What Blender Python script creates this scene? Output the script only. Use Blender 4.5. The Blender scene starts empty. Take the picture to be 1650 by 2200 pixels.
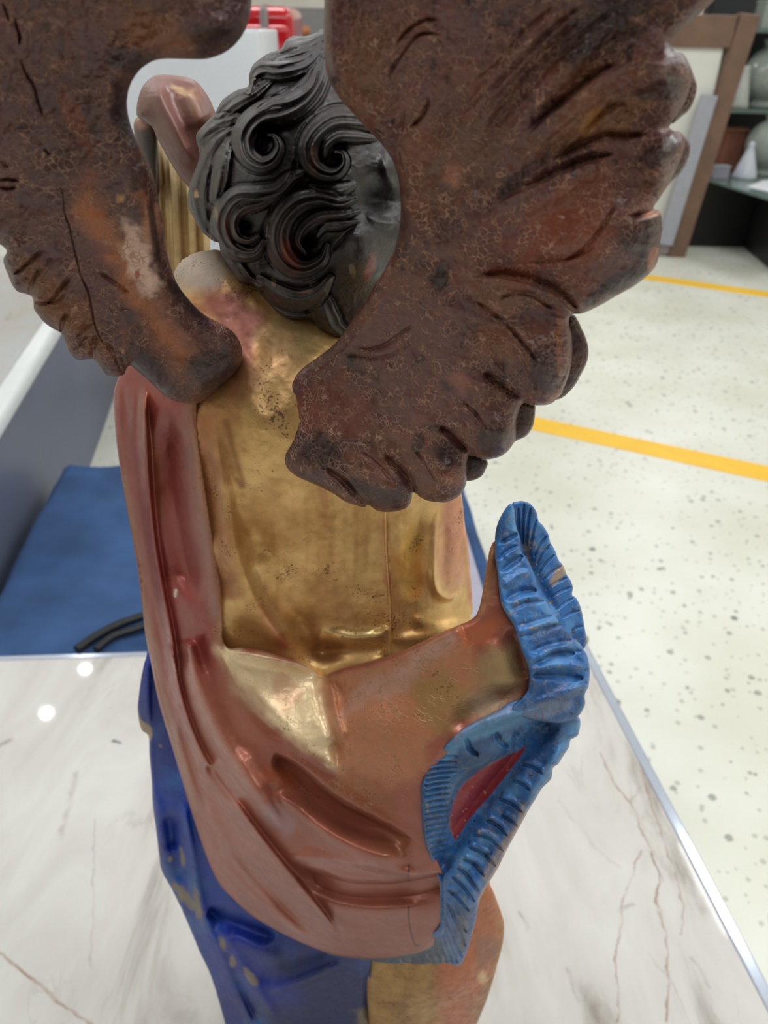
import bpy, bmesh, math, random
import numpy as np
from mathutils import Vector, Matrix

random.seed(4)
RNG = np.random.RandomState(7)
SC = bpy.context.scene
COL = SC.collection

# ------------------------------------------------------------------ camera, world, lights, exposure
FPX, PITCH, ROLL, CH = 1653.0, math.radians(32.2), math.radians(1.2), 1.63
_r0 = np.array([1.0, 0, 0]); FWD = np.array([0, math.cos(PITCH), -math.sin(PITCH)]); _u0 = np.cross(_r0, FWD)
RT = math.cos(ROLL) * _r0 + math.sin(ROLL) * _u0
UPV = -math.sin(ROLL) * _r0 + math.cos(ROLL) * _u0
cam = bpy.data.cameras.new('camera'); camo = bpy.data.objects.new('camera', cam); COL.objects.link(camo)
cam.sensor_fit = 'HORIZONTAL'; cam.sensor_width = 36.0; cam.lens = 36.0 * FPX / 1650.0
cam.clip_start = 0.01
camo.matrix_world = Matrix(((RT[0], UPV[0], -FWD[0], 0), (RT[1], UPV[1], -FWD[1], 0), (RT[2], UPV[2], -FWD[2], CH), (0, 0, 0, 1)))
cam.dof.use_dof = True; cam.dof.focus_distance = 0.43; cam.dof.aperture_fstop = 14.0
SC.camera = camo

W = bpy.data.worlds.new('room_light'); SC.world = W; W.use_nodes = True
W.node_tree.nodes['Background'].inputs[0].default_value = (0.9, 0.95, 1.0, 1)
W.node_tree.nodes['Background'].inputs[1].default_value = 0.35

SC.view_settings.view_transform = 'Standard'; SC.view_settings.look = 'None'
SC.view_settings.gamma = 1.0; SC.view_settings.use_curve_mapping = False
SC.view_settings.exposure = 0.0

CEIL = 3.2
LAMP_W = 24.0            # watts of each ceiling panel
PANELS = [(-3.6, 2.6), (2.25, 2.42), (4.4, 2.2), (-3.4, 5.0), (-0.8, 5.0), (1.9, 5.2), (4.4, 5.4), (-0.5, 0.5), (1.0, 0.3), (0.3, -1.0), (3.8, -0.6), (-3.6, -0.6), (-3, 8.2), (0.2, 8.4), (3.4, 8.4)]
for i, (lx, ly) in enumerate(PANELS):
    ld = bpy.data.lights.new('panel_light', 'AREA'); ld.shape = 'RECTANGLE'; ld.size = 1.2; ld.size_y = 0.5
    ld.energy = LAMP_W * (0.55 if (lx, ly) == (0.3, -1.0) else 1.0); ld.color = (0.93, 0.97, 1.0)
    lo = bpy.data.objects.new('panel_light', ld); COL.objects.link(lo); lo.location = (lx, ly, CEIL - 0.03)
    lo.rotation_euler = (0, 0, math.radians(8.5))

# ------------------------------------------------------------------ pixel rays
def raydir(px, py):
    px = np.asarray(px, float); py = np.asarray(py, float)
    return FWD + RT * ((px - 825) / FPX)[..., None] - UPV * ((py - 1100) / FPX)[..., None]
CPOS = np.array([0, 0, CH])
def at_z(px, py, z):
    d = raydir(px, py); return Vector(CPOS + d * ((z - CH) / d[2]))
def at_y(px, py, y):
    d = raydir(px, py); return Vector(CPOS + d * (y / d[1]))

# ------------------------------------------------------------------ materials
def lin(c):
    c = np.asarray(c, float) / 255.0
    return np.where(c <= 0.04045, c / 12.92, ((c + 0.055) / 1.055) ** 2.4)
def nt(name):
    m = bpy.data.materials.new(name); m.use_nodes = True
    t = m.node_tree; b = t.nodes['Principled BSDF']; return m, t, b
def node(t, typ, **kw):
    n = t.nodes.new(typ)
    for k, v in kw.items():
        if isinstance(k, str) and hasattr(n, k): setattr(n, k, v)
    return n
def plain(name, rgb, rough=0.5, metal=0.0, noise=0.06, nscale=20, bump=0.0, coat=0.0, emit=0.0):
    m, t, b = nt(name); c = lin(rgb)
    tc = node(t, 'ShaderNodeTexCoord'); n = node(t, 'ShaderNodeTexNoise'); n.inputs['Scale'].default_value = nscale; n.inputs['Detail'].default_value = 5
    t.links.new(tc.outputs['Object'], n.inputs['Vector'])
    r = node(t, 'ShaderNodeValToRGB')
    r.color_ramp.elements[0].position = 0.3; r.color_ramp.elements[1].position = 0.7
    r.color_ramp.elements[0].color = (*(c * (1 - noise)), 1); r.color_ramp.elements[1].color = (*np.minimum(c * (1 + noise), 1), 1)
    t.links.new(n.outputs['Fac'], r.inputs['Fac']); t.links.new(r.outputs['Color'], b.inputs['Base Color'])
    b.inputs['Roughness'].default_value = rough; b.inputs['Metallic'].default_value = metal; b.inputs['Coat Weight'].default_value = coat
    if bump:
        bp = node(t, 'ShaderNodeBump'); bp.inputs['Strength'].default_value = 1.0; bp.inputs['Distance'].default_value = bump
        t.links.new(n.outputs['Fac'], bp.inputs['Height']); t.links.new(bp.outputs['Normal'], b.inputs['Normal'])
    if emit:
        b.inputs['Emission Color'].default_value = (*c, 1); b.inputs['Emission Strength'].default_value = emit
    return m

def carved(name, crack_scale=230.0, crack_rgb=(150, 112, 92), crack_dark=0.0, grain=0.16, grain_scale=60, fine=0.00025, pit=0.0, rvar=0.12):
    """painted wood: vertex colours Col (paint) and Prm (r metal, g craquelure, b roughness)"""
    m, t, b = nt(name); L = t.links.new
    ac = node(t, 'ShaderNodeAttribute', attribute_name='Col'); ap = node(t, 'ShaderNodeAttribute', attribute_name='Prm')
    sp = node(t, 'ShaderNodeSeparateColor'); L(ap.outputs['Color'], sp.inputs[0])
    tc = node(t, 'ShaderNodeTexCoord')
    n1 = node(t, 'ShaderNodeTexNoise'); n1.inputs['Scale'].default_value = grain_scale; n1.inputs['Detail'].default_value = 8; n1.inputs['Roughness'].default_value = 0.7
    L(tc.outputs['Object'], n1.inputs['Vector'])
    mr = node(t, 'ShaderNodeMapRange'); mr.inputs[1].default_value = 0.3; mr.inputs[2].default_value = 0.7
    mr.inputs[3].default_value = 1 - grain; mr.inputs[4].default_value = 1 + grain; L(n1.outputs['Fac'], mr.inputs[0])
    mx = node(t, 'ShaderNodeMix', data_type='RGBA', blend_type='MULTIPLY'); mx.inputs[0].default_value = 1
    L(ac.outputs['Color'], mx.inputs[6]); L(mr.outputs[0], mx.inputs[7])
    # craquelure
    n2 = node(t, 'ShaderNodeTexNoise'); n2.inputs['Scale'].default_value = 90; n2.inputs['Detail'].default_value = 4
    L(tc.outputs['Object'], n2.inputs['Vector'])
    va = node(t, 'ShaderNodeVectorMath', operation='MULTIPLY_ADD'); va.inputs[1].default_value = (0.012, 0.012, 0.012)
    L(n2.outputs['Color'], va.inputs[0]); L(tc.outputs['Object'], va.inputs[2])
    vo = node(t, 'ShaderNodeTexVoronoi', feature='DISTANCE_TO_EDGE'); vo.inputs['Scale'].default_value = crack_scale
    L(va.outputs[0], vo.inputs['Vector'])
    cr = node(t, 'ShaderNodeMapRange'); cr.inputs[1].default_value = 0.012; cr.inputs[2].default_value = 0.11; cr.inputs[3].default_value = 1; cr.inputs[4].default_value = 0
    L(vo.outputs['Distance'], cr.inputs[0])
    n3 = node(t, 'ShaderNodeTexNoise'); n3.inputs['Scale'].default_value = 130; n3.inputs['Detail'].default_value = 3; L(tc.outputs['Object'], n3.inputs['Vector'])
    th = node(t, 'ShaderNodeMapRange'); th.inputs[1].default_value = 0.42; th.inputs[2].default_value = 0.62; L(n3.outputs['Fac'], th.inputs[0])
    m1 = node(t, 'ShaderNodeMath', operation='MULTIPLY'); L(cr.outputs[0], m1.inputs[0]); L(th.outputs[0], m1.inputs[1])
    m2 = node(t, 'ShaderNodeMath', operation='MULTIPLY'); L(m1.outputs[0], m2.inputs[0]); L(sp.outputs[1], m2.inputs[1])
    cx = node(t, 'ShaderNodeMix', data_type='RGBA'); L(m2.outputs[0], cx.inputs[0]); L(mx.outputs[2], cx.inputs[6])
    cx.inputs[7].default_value = (*lin(crack_rgb), 1)
    out = cx.outputs[2]
    if pit:
        n4 = node(t, 'ShaderNodeTexNoise'); n4.inputs['Scale'].default_value = 620; n4.inputs['Detail'].default_value = 2; L(tc.outputs['Object'], n4.inputs['Vector'])
        n5 = node(t, 'ShaderNodeTexNoise'); n5.inputs['Scale'].default_value = 40; L(tc.outputs['Object'], n5.inputs['Vector'])
        ad = node(t, 'ShaderNodeMath', operation='ADD'); L(n4.outputs['Fac'], ad.inputs[0]); L(n5.outputs['Fac'], ad.inputs[1])
        pr = node(t, 'ShaderNodeMapRange'); pr.inputs[1].default_value = 1.22; pr.inputs[2].default_value = 1.34; pr.inputs[3].default_value = 0; pr.inputs[4].default_value = pit
        L(ad.outputs[0], pr.inputs[0])
        px_ = node(t, 'ShaderNodeMix', data_type='RGBA'); L(pr.outputs[0], px_.inputs[0]); L(out, px_.inputs[6]); px_.inputs[7].default_value = (*lin((70, 42, 30)), 1)
        out = px_.outputs[2]
    L(out, b.inputs['Base Color'])
    L(sp.outputs[0], b.inputs['Metallic'])
    rr = node(t, 'ShaderNodeMapRange'); rr.inputs[1].default_value = 0.3; rr.inputs[2].default_value = 0.7; rr.inputs[3].default_value = -rvar; rr.inputs[4].default_value = rvar
    L(n3.outputs['Fac'], rr.inputs[0])
    ra = node(t, 'ShaderNodeMath', operation='ADD', use_clamp=True); L(sp.outputs[2], ra.inputs[0]); L(rr.outputs[0], ra.inputs[1]); L(ra.outputs[0], b.inputs['Roughness'])
    b1 = node(t, 'ShaderNodeBump'); b1.inputs['Strength'].default_value = 0.7; b1.inputs['Distance'].default_value = fine
    L(n1.outputs['Fac'], b1.inputs['Height'])
    b2 = node(t, 'ShaderNodeBump'); b2.inputs['Strength'].default_value = 0.8; b2.inputs['Distance'].default_value = 0.0006
    L(m2.outputs[0], b2.inputs['Height']); L(b1.outputs['Normal'], b2.inputs['Normal']); L(b2.outputs['Normal'], b.inputs['Normal'])
    return m

# ------------------------------------------------------------------ carving tools
def spline(pts, closed=False, n=6):
    P = np.asarray(pts, float)
    if len(P) < 3 and not closed:
        s = np.linspace(0, 1, n * 2)[:, None]; return P[0] * (1 - s) + P[-1] * s
    Q = np.vstack([P[-1], P, P[0], P[1]]) if closed else np.vstack([2 * P[0] - P[1], P, 2 * P[-1] - P[-2]])
    out = []
    u = np.linspace(0, 1, n, endpoint=False)[:, None]
    for i in range(1, len(Q) - 2):
        a, b, c, d = Q[i - 1], Q[i], Q[i + 1], Q[i + 2]
        out.append(0.5 * (2 * b + (c - a) * u + (2 * a - 5 * b + 4 * c - d) * u ** 2 + (3 * b - a - 3 * c + d) * u ** 3))
    if not closed: out.append(P[-1:])
    return np.vstack(out)
def tr(k, ox, oy):
    def f(*v):
        v = np.asarray(v, float).reshape(-1, 2) / k; return v + np.array([ox, oy])
    return f
c1 = tr(3, 0, 0); c2 = tr(3, 400, 50); c3 = tr(1.941, 680, 0); c4 = tr(2.23, 560, 450); c5 = tr(2.946, 0, 400); c8 = tr(3.3, 250, 0)
k1 = tr(3.667, 850, 1050); k2 = tr(3.667, 850, 1500); k3 = tr(2.0625, 250, 750); k4 = tr(2.2, 250, 1350); k7 = tr(2.588, 0, 1350)
px0 = tr(1, 0, 0)

def poly_sd(px, py, poly):
    a = poly; bb = np.roll(poly, -1, 0); e = bb - a; L2 = (e ** 2).sum(1) + 1e-9
    out = np.empty(px.size); P = np.stack([px.ravel(), py.ravel()], 1)
    for i in range(0, len(P), 6000):
        p = P[i:i + 6000]
        wx = p[:, None, 0] - a[None, :, 0]; wy = p[:, None, 1] - a[None, :, 1]
        u = np.clip((wx * e[:, 0] + wy * e[:, 1]) / L2, 0, 1)
        d = np.sqrt(((wx - u * e[:, 0]) ** 2 + (wy - u * e[:, 1]) ** 2).min(1))
        c = (a[None, :, 1] > p[:, None, 1]) != (bb[None, :, 1] > p[:, None, 1])
        xi = a[None, :, 0] + (p[:, None, 1] - a[None, :, 1]) * e[:, 0] / np.where(np.abs(e[:, 1]) < 1e-9, 1e-9, e[:, 1])
        ins = (np.sum(c & (p[:, None, 0] < xi), 1) % 2) == 1
        out[i:i + 6000] = np.where(ins, d, -d)
    return out.reshape(px.shape)
def upsample(G, x0, y0, st, X, Y):
    fx = np.clip((X - x0) / st, 0, G.shape[1] - 1.001); fy = np.clip((Y - y0) / st, 0, G.shape[0] - 1.001)
    ix = fx.astype(int); iy = fy.astype(int); ux = fx - ix; uy = fy - iy
    return (G[iy, ix] * (1 - ux) + G[iy, ix + 1] * ux) * (1 - uy) + (G[iy + 1, ix] * (1 - ux) + G[iy + 1, ix + 1] * ux) * uy
def sm(a, b, x):
    t = np.clip((x - a) / (b - a + 1e-12), 0, 1); return t * t * (3 - 2 * t)
def tps(ctrl):
    C = np.asarray(ctrl, float); n = len(C); xy = C[:, :2] / 200.0
    d = np.linalg.norm(xy[:, None] - xy[None], axis=2); K = np.where(d > 0, d ** 2 * np.log(d + 1e-12), 0) + np.eye(n) * 0.02
    Pm = np.hstack([np.ones((n, 1)), xy]); A = np.zeros((n + 3, n + 3)); A[:n, :n] = K; A[:n, n:] = Pm; A[n:, :n] = Pm.T
    w = np.linalg.solve(A, np.concatenate([C[:, 2], np.zeros(3)]))
    def f(X, Y):
        x = X / 200.0; y = Y / 200.0; r = w[n] + w[n + 1] * x + w[n + 2] * y
        for i in range(n):
            q = (x - xy[i, 0]) ** 2 + (y - xy[i, 1]) ** 2; r = r + w[i] * 0.5 * q * np.log(q + 1e-12)
        return r
    return f
def blur(A, r):
    k = np.exp(-0.5 * (np.arange(-2 * r, 2 * r + 1) / r) ** 2); k /= k.sum()
    for ax in (0, 1):
        Ap = np.pad(A, [(2 * r, 2 * r) if i == ax else (0, 0) for i in (0, 1)], mode='edge')
        A = sum(k[j] * (Ap[j:j + A.shape[0]] if ax == 0 else Ap[:, j:j + A.shape[1]]) for j in range(len(k)))
    return A

class Relief:
    """A carved solid. Its outline and marks are taken along sight lines and set at their true depth (Y in metres); it has a front, a rounded rim and a back."""
    def __init__(s, outline, step=2.0, n=6, straight=False):
        s.poly = np.asarray(outline, float) if straight else spline(outline, True, n)
        lo = s.poly.min(0) - 3 * step; hi = s.poly.max(0) + 3 * step
        s.st = step; s.x0, s.y0 = lo
        s.xs = np.arange(lo[0], hi[0], step); s.ys = np.arange(lo[1], hi[1], step)
        s.X, s.Y = np.meshgrid(s.xs, s.ys)
        cs = 8.0; cx = np.arange(lo[0], hi[0] + cs, cs); cy = np.arange(lo[1], hi[1] + cs, cs)
        G = poly_sd(*np.meshgrid(cx, cy), s.poly)
        s.sd = upsample(G, lo[0], lo[1], cs, s.X, s.Y)
        near = np.abs(s.sd) < 16
        s.sd[near] = poly_sd(s.X[near], s.Y[near], s.poly)
        s.gain = 1.0; s.H = np.zeros_like(s.X); s.C = np.zeros(s.X.shape + (3,)); s.M = np.zeros(s.X.shape + (3,))
    def noise(s, scale, octs=3, seed=0):
        r = np.random.RandomState(seed + 11); out = np.zeros_like(s.X); amp = 1; tot = 0
        for o in range(octs):
            sc = scale / 2 ** o; G = r.rand(int((s.ys[-1] - s.y0) / sc) + 4, int((s.xs[-1] - s.x0) / sc) + 4)
            fx = (s.X - s.x0) / sc; fy = (s.Y - s.y0) / sc; ix = fx.astype(int); iy = fy.astype(int); ux = sm(0, 1, fx - ix); uy = sm(0, 1, fy - iy)
            out += amp * ((G[iy, ix] * (1 - ux) + G[iy, ix + 1] * ux) * (1 - uy) + (G[iy + 1, ix] * (1 - ux) + G[iy + 1, ix + 1] * ux) * uy); tot += amp; amp *= 0.5
        return out / tot
    def _near(s, P, pad):
        i0 = max(int((P[:, 0].min() - pad - s.x0) / s.st), 0); i1 = min(int((P[:, 0].max() + pad - s.x0) / s.st) + 2, len(s.xs))
        j0 = max(int((P[:, 1].min() - pad - s.y0) / s.st), 0); j1 = min(int((P[:, 1].max() + pad - s.y0) / s.st) + 2, len(s.ys))
        if i1 <= i0 or j1 <= j0: return None
        sl = (slice(j0, j1), slice(i0, i1)); X = s.X[sl]; Y = s.Y[sl]
        a = P[:-1]; e = P[1:] - a; L = np.sqrt((e ** 2).sum(1)) + 1e-9; cum = np.concatenate([[0], np.cumsum(L)])
        best = np.full(X.shape, 1e9); par = np.zeros_like(best); sg = np.zeros_like(best)
        for i in range(len(a)):
            wx = X - a[i, 0]; wy = Y - a[i, 1]; u = np.clip((wx * e[i, 0] + wy * e[i, 1]) / L[i] ** 2, 0, 1)
            d = np.hypot(wx - u * e[i, 0], wy - u * e[i, 1]); m = d < best
            best = np.where(m, d, best); par = np.where(m, (cum[i] + u * L[i]) / cum[-1], par)
            sg = np.where(m, np.sign(e[i, 0] * wy - e[i, 1] * wx), sg)
        return sl, best, par, sg
    def stroke(s, pts, amp, wl, wr=None, ta=0.2, tb=0.2, sharp=False, smooth=True):
        """ridge (amp > 0) or groove; wl / wr: width in px left / right of the direction of travel"""
        wr = wl if wr is None else wr
        P = spline(pts) if smooth else np.asarray(pts, float)
        q = s._near(P, 3.2 * max(wl, wr))
        if q is None: return
        sl, d, t, sg = q
        w = np.where(sg > 0, wr, wl) * (0.45 + 0.55 * sm(0, max(ta, 0.25), t) * sm(0, max(tb, 0.25), 1 - t))
        amp = amp * s.gain
        f = np.exp(-d / w) if sharp else np.exp(-(d / w) ** 2)
        s.H[sl] += amp * f * sm(0, ta, t) * sm(0, tb, 1 - t) if ta > 0 or tb > 0 else amp * f
    def bump(s, x, y, rx, ry, amp, rot=0, p=2):
        c, n = math.cos(math.radians(rot)), math.sin(math.radians(rot)); dx = s.X - x; dy = s.Y - y
        u = (dx * c + dy * n) / rx; v = (-dx * n + dy * c) / ry
        s.H += amp * np.exp(-(u * u + v * v) ** (p / 2))
    def lock(s, pts, ws, amp, strands=3, a0=0.35, a1=0.9, gap=0.0016, deep=0.28):
        """a lock of hair: a raised band with strands, laid over what is there"""
        P = spline(pts, n=8); q = s._near(P, max(ws) * 1.8)
        if q is None: return
        sl, d, t, sg = q
        w = np.interp(t, np.linspace(0, 1, len(ws)), ws); u = sg * d / w; au = np.abs(u)
        prof = np.sqrt(np.clip(1 - au ** 2, 0, 1))
        prof = prof * (1 - deep * (0.5 - 0.5 * np.cos(2 * math.pi * strands * (u + 1) / 2)))
        h = amp * (a0 + (a1 - a0) * sm(0, 0.5, t) * 1.0) * prof
        H = s.H[sl]; edge = np.exp(-((au - 1.12) / 0.16) ** 2) * gap
        s.H[sl] = np.where(au < 1, np.maximum(H - edge, h + 0.15 * H), H - edge * sm(0, 0.1, t))
    # paint
    def fill(s, rgb, metal=0.0, crack=0.0, rough=0.5):
        s.C[:] = lin(rgb); s.M[:] = (metal, crack, rough)
    def _mix(s, k, rgb, prm):
        k = np.clip(k, 0, 1)[..., None]
        if rgb is not None: s.C[:] = s.C * (1 - k) + lin(rgb) * k
        if prm is not None:
            p = np.array([v if v is not None else 0 for v in prm], float); has = np.array([v is not None for v in prm], float)
            s.M[:] = s.M * (1 - k * has) + p * (k * has)
    def blob(s, x, y, rx, ry, rgb, st=1.0, rot=0, rag=0.6, seed=1, nsc=40, prm=None, soft=0.5):
        c, n = math.cos(math.radians(rot)), math.sin(math.radians(rot)); dx = s.X - x; dy = s.Y - y
        r = np.sqrt(((dx * c + dy * n) / rx) ** 2 + ((-dx * n + dy * c) / ry) ** 2)
        if rag: r = r + rag * (s.noise(nsc, 4, seed) - 0.5) * 2
        s._mix(st * sm(1 + soft * 0.6, 1 - soft, r), rgb, prm)
    def line(s, pts, w, rgb, st=1.0, rag=0.5, seed=2, nsc=30, prm=None, ta=0.05, tb=0.05):
        P = spline(pts); q = s._near(P, 3 * w)
        if q is None: return
        sl, d, t, sg = q
        k = np.zeros_like(s.X); dd = d / w
        if rag: dd = dd + rag * (s.noise(nsc, 4, seed)[sl] - 0.5) * 2
        k[sl] = st * np.exp(-np.clip(dd, 0, 9) ** 2) * sm(0, ta, t) * sm(0, tb, 1 - t)
        s._mix(k, rgb, prm)
    def region(s, pts, rgb, st=1.0, soft=6, rag=0.0, seed=3, nsc=30, prm=None, straight=False):
        P = np.asarray(pts, float) if straight else spline(pts, True, 4)
        cs = 6.0; cx = np.arange(s.x0, s.xs[-1] + cs, cs); cy = np.arange(s.y0, s.ys[-1] + cs, cs)
        d = upsample(poly_sd(*np.meshgrid(cx, cy), P), s.x0, s.y0, cs, s.X, s.Y)
        near = np.abs(d) < 12
        if soft < 12: d[near] = poly_sd(s.X[near], s.Y[near], P)
        if rag: d = d + rag * (s.noise(nsc, 4, seed) - 0.5) * 2
        k = sm(-soft, soft, d); s._mix(k * st, rgb, prm); return d
    def speckle(s, rgb, thr, st=1.0, nsc=14, seed=5, octs=3, mask=None, prm=None, w=0.04):
        k = sm(thr, thr + w, s.noise(nsc, octs, seed)) * st
        s._mix(k if mask is None else k * mask, rgb, prm)
    def build(s, name, ctrl, mat, parent, R=20, infl=0.006, thick=0.02, Rb=None, jitter=0.0):
        f = tps(ctrl) if not callable(ctrl) else ctrl
        cs = 12.0; cx = np.arange(s.x0, s.xs[-1] + cs, cs); cy = np.arange(s.y0, s.ys[-1] + cs, cs)
        Yd = upsample(f(*np.meshgrid(cx, cy)), s.x0, s.y0, cs, s.X, s.Y)
        px = s.X.copy(); py = s.Y.copy(); sd = s.sd
        gy, gx = np.gradient(sd, s.st); gl = np.sqrt(gx ** 2 + gy ** 2) + 1e-6
        keep = sd > -0.75 * s.st; rim = keep & (sd < 0.45 * s.st)
        px[rim] -= (sd * gx / gl ** 2)[rim]; py[rim] -= (sd * gy / gl ** 2)[rim]
        d = np.where(rim, 0, np.maximum(sd, 0)); D = raydir(px, py); t0 = Yd / D[..., 1]
        prof = lambda r: np.sqrt(1 - (1 - np.clip(d / r, 0, 1)) ** 2)
        pf = prof(R)
        if R > 12: pf = np.where(rim, 0, np.minimum(pf * 1.0, np.where(d > R * 0.4, blur(pf, max(2, int(R / 6 / s.st))), pf)))
        tf = t0 - infl * pf - s.H * sm(0, 5, d) ; tf = np.where(rim, t0 - s.H * 0.0, tf)
        tb = t0 + thick * prof(Rb or R * 1.5)
        lim = np.where(D[..., 2] < -0.05, (0.5535 - CH) / np.minimum(D[..., 2], -0.05), 1e3)   # the foot stays on the table top
        tf = np.minimum(tf, lim); tb = np.minimum(tb, lim + 1e-4)
        front = CPOS + D * tf[..., None]; back = CPOS + D * tb[..., None]
        cell = keep[:-1, :-1] & keep[1:, :-1] & keep[:-1, 1:] & keep[1:, 1:]
        allrim = rim[:-1, :-1] & rim[1:, :-1] & rim[:-1, 1:] & rim[1:, 1:]
        cell &= ~allrim
        used = np.zeros_like(keep); used[:-1, :-1] |= cell; used[1:, :-1] |= cell; used[:-1, 1:] |= cell; used[1:, 1:] |= cell
        # rim vertices that are shared by both faces: the border of the used cells
        nb = np.zeros(keep.shape, int); nb[:-1, :-1] += cell; nb[1:, :-1] += cell; nb[:-1, 1:] += cell; nb[1:, 1:] += cell
        border = used & (nb < 4)
        fi = np.full(keep.shape, -1); fi[used] = np.arange(used.sum()); nf = used.sum()
        inner = used & ~border
        bi = fi.copy(); bi[inner] = nf + np.arange(inner.sum())
        V = np.vstack([front[used], back[inner]])
        j, i = np.nonzero(cell)
        Q1 = np.stack([fi[j, i], fi[j + 1, i], fi[j + 1, i + 1], fi[j, i + 1]], 1)
        Q2 = np.stack([bi[j, i], bi[j, i + 1], bi[j + 1, i + 1], bi[j + 1, i]], 1)
        Q = np.vstack([Q1, Q2])
        off = np.array(parent.location) if parent else np.zeros(3)
        me = bpy.data.meshes.new(name); me.vertices.add(len(V)); me.vertices.foreach_set('co', (V - off).ravel())
        me.loops.add(Q.size); me.polygons.add(len(Q)); me.loops.foreach_set('vertex_index', Q.ravel().astype(np.int32))
        me.polygons.foreach_set('loop_start', np.arange(0, Q.size, 4, dtype=np.int32)); me.polygons.foreach_set('loop_total', np.full(len(Q), 4, np.int32))
        me.polygons.foreach_set('use_smooth', np.ones(len(Q), bool))
        me.update(calc_edges=True); me.validate()
        for nm, A in (('Col', s.C), ('Prm', s.M)):
            ca = me.color_attributes.new(nm, 'FLOAT_COLOR', 'POINT'); B = np.vstack([A[used], A[inner]])
            ca.data.foreach_set('color', np.hstack([B, np.ones((len(B), 1))]).astype(np.float32).ravel())
        me.materials.append(mat)
        o = bpy.data.objects.new(name, me); COL.objects.link(o); o.parent = parent
        return o

# ------------------------------------------------------------------ plain builders
def mesh_obj(name, bm, mat, parent=None, loc=None, smooth=False):
    me = bpy.data.meshes.new(name); bmesh.ops.recalc_face_normals(bm, faces=bm.faces); bm.to_mesh(me); bm.free()
    if smooth: me.polygons.foreach_set('use_smooth', np.ones(len(me.polygons), bool))
    me.materials.append(mat); o = bpy.data.objects.new(name, me); COL.objects.link(o)
    if parent: o.parent = parent
    if loc is not None: o.location = loc
    return o
def bm_box(c, size, bev=0.0, rot=0.0, seg=2, bm=None, M=None):
    b = bmesh.new(); bmesh.ops.create_cube(b, size=1.0)
    bmesh.ops.scale(b, vec=size, verts=b.verts)
    if bev: bmesh.ops.bevel(b, geom=b.edges[:], offset=bev, segments=seg, profile=0.5, affect='EDGES')
    if M is None: M = Matrix.Translation(c) @ Matrix.Rotation(rot, 4, 'Z')
    b.transform(M)
    if bm is None: return b
    me = bpy.data.meshes.new('tmp'); b.to_mesh(me); b.free(); bm.from_mesh(me); bpy.data.meshes.remove(me); return bm
def bm_prism(pts, z0, z1, bev=0.0, seg=2):
    b = bmesh.new(); vs = [b.verts.new((p[0], p[1], z0)) for p in pts]; f = b.faces.new(vs)
    r = bmesh.ops.extrude_face_region(b, geom=[f]); bmesh.ops.translate(b, vec=(0, 0, z1 - z0), verts=[v for v in r['geom'] if isinstance(v, bmesh.types.BMVert)])
    bmesh.ops.recalc_face_normals(b, faces=b.faces)
    if bev: bmesh.ops.bevel(b, geom=b.edges[:], offset=bev, segments=seg, profile=0.5, affect='EDGES')
    return b
def bm_lathe(prof, n=40):
    b = bmesh.new(); rings = []
    for r, z in prof: rings.append([b.verts.new((r * math.cos(2 * math.pi * k / n), r * math.sin(2 * math.pi * k / n), z)) for k in range(n)])
    for a, c in zip(rings, rings[1:]):
        for k in range(n): b.faces.new((a[k], a[(k + 1) % n], c[(k + 1) % n], c[k]))
    b.faces.new(rings[0][::-1]); b.faces.new(rings[-1]); return b
def bm_tube(pts, r, n=10):
    P = spline(pts, n=8); P = [Vector(p) for p in P]; b = bmesh.new(); rings = []
    for i, p in enumerate(P):
        tg = (P[min(i + 1, len(P) - 1)] - P[max(i - 1, 0)]).normalized(); u = tg.orthogonal().normalized() if i == 0 else (u - tg * u.dot(tg)).normalized(); v = tg.cross(u)
        rings.append([b.verts.new(p + r * (u * math.cos(2 * math.pi * k / n) + v * math.sin(2 * math.pi * k / n))) for k in range(n)])
    for a, c in zip(rings, rings[1:]):
        for k in range(n): b.faces.new((a[k], a[(k + 1) % n], c[(k + 1) % n], c[k]))
    b.faces.new(rings[0][::-1]); b.faces.new(rings[-1]); return b
def thing(name, label, cat, loc=(0, 0, 0), group=None):
    o = bpy.data.objects.new(name, None); COL.objects.link(o); o.location = loc; o['label'] = label; o['category'] = cat
    if group: o['group'] = group
    o.empty_display_size = 0.05
    return o
def part(name, bm, mat, t, smooth=False, label=None):
    bm.transform(Matrix.Translation(-Vector(t.location))); o = mesh_obj(name, bm, mat, t, smooth=smooth)
    if label: o['label'] = label
    return o
def sub(name, bm, mat, p, smooth=False):
    w = Vector(p.parent.location) if p.parent else Vector((0, 0, 0)); bm.transform(Matrix.Translation(-w)); return mesh_obj(name, bm, mat, p, smooth=smooth)
def structure(o): o['kind'] = 'structure'; return o
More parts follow.
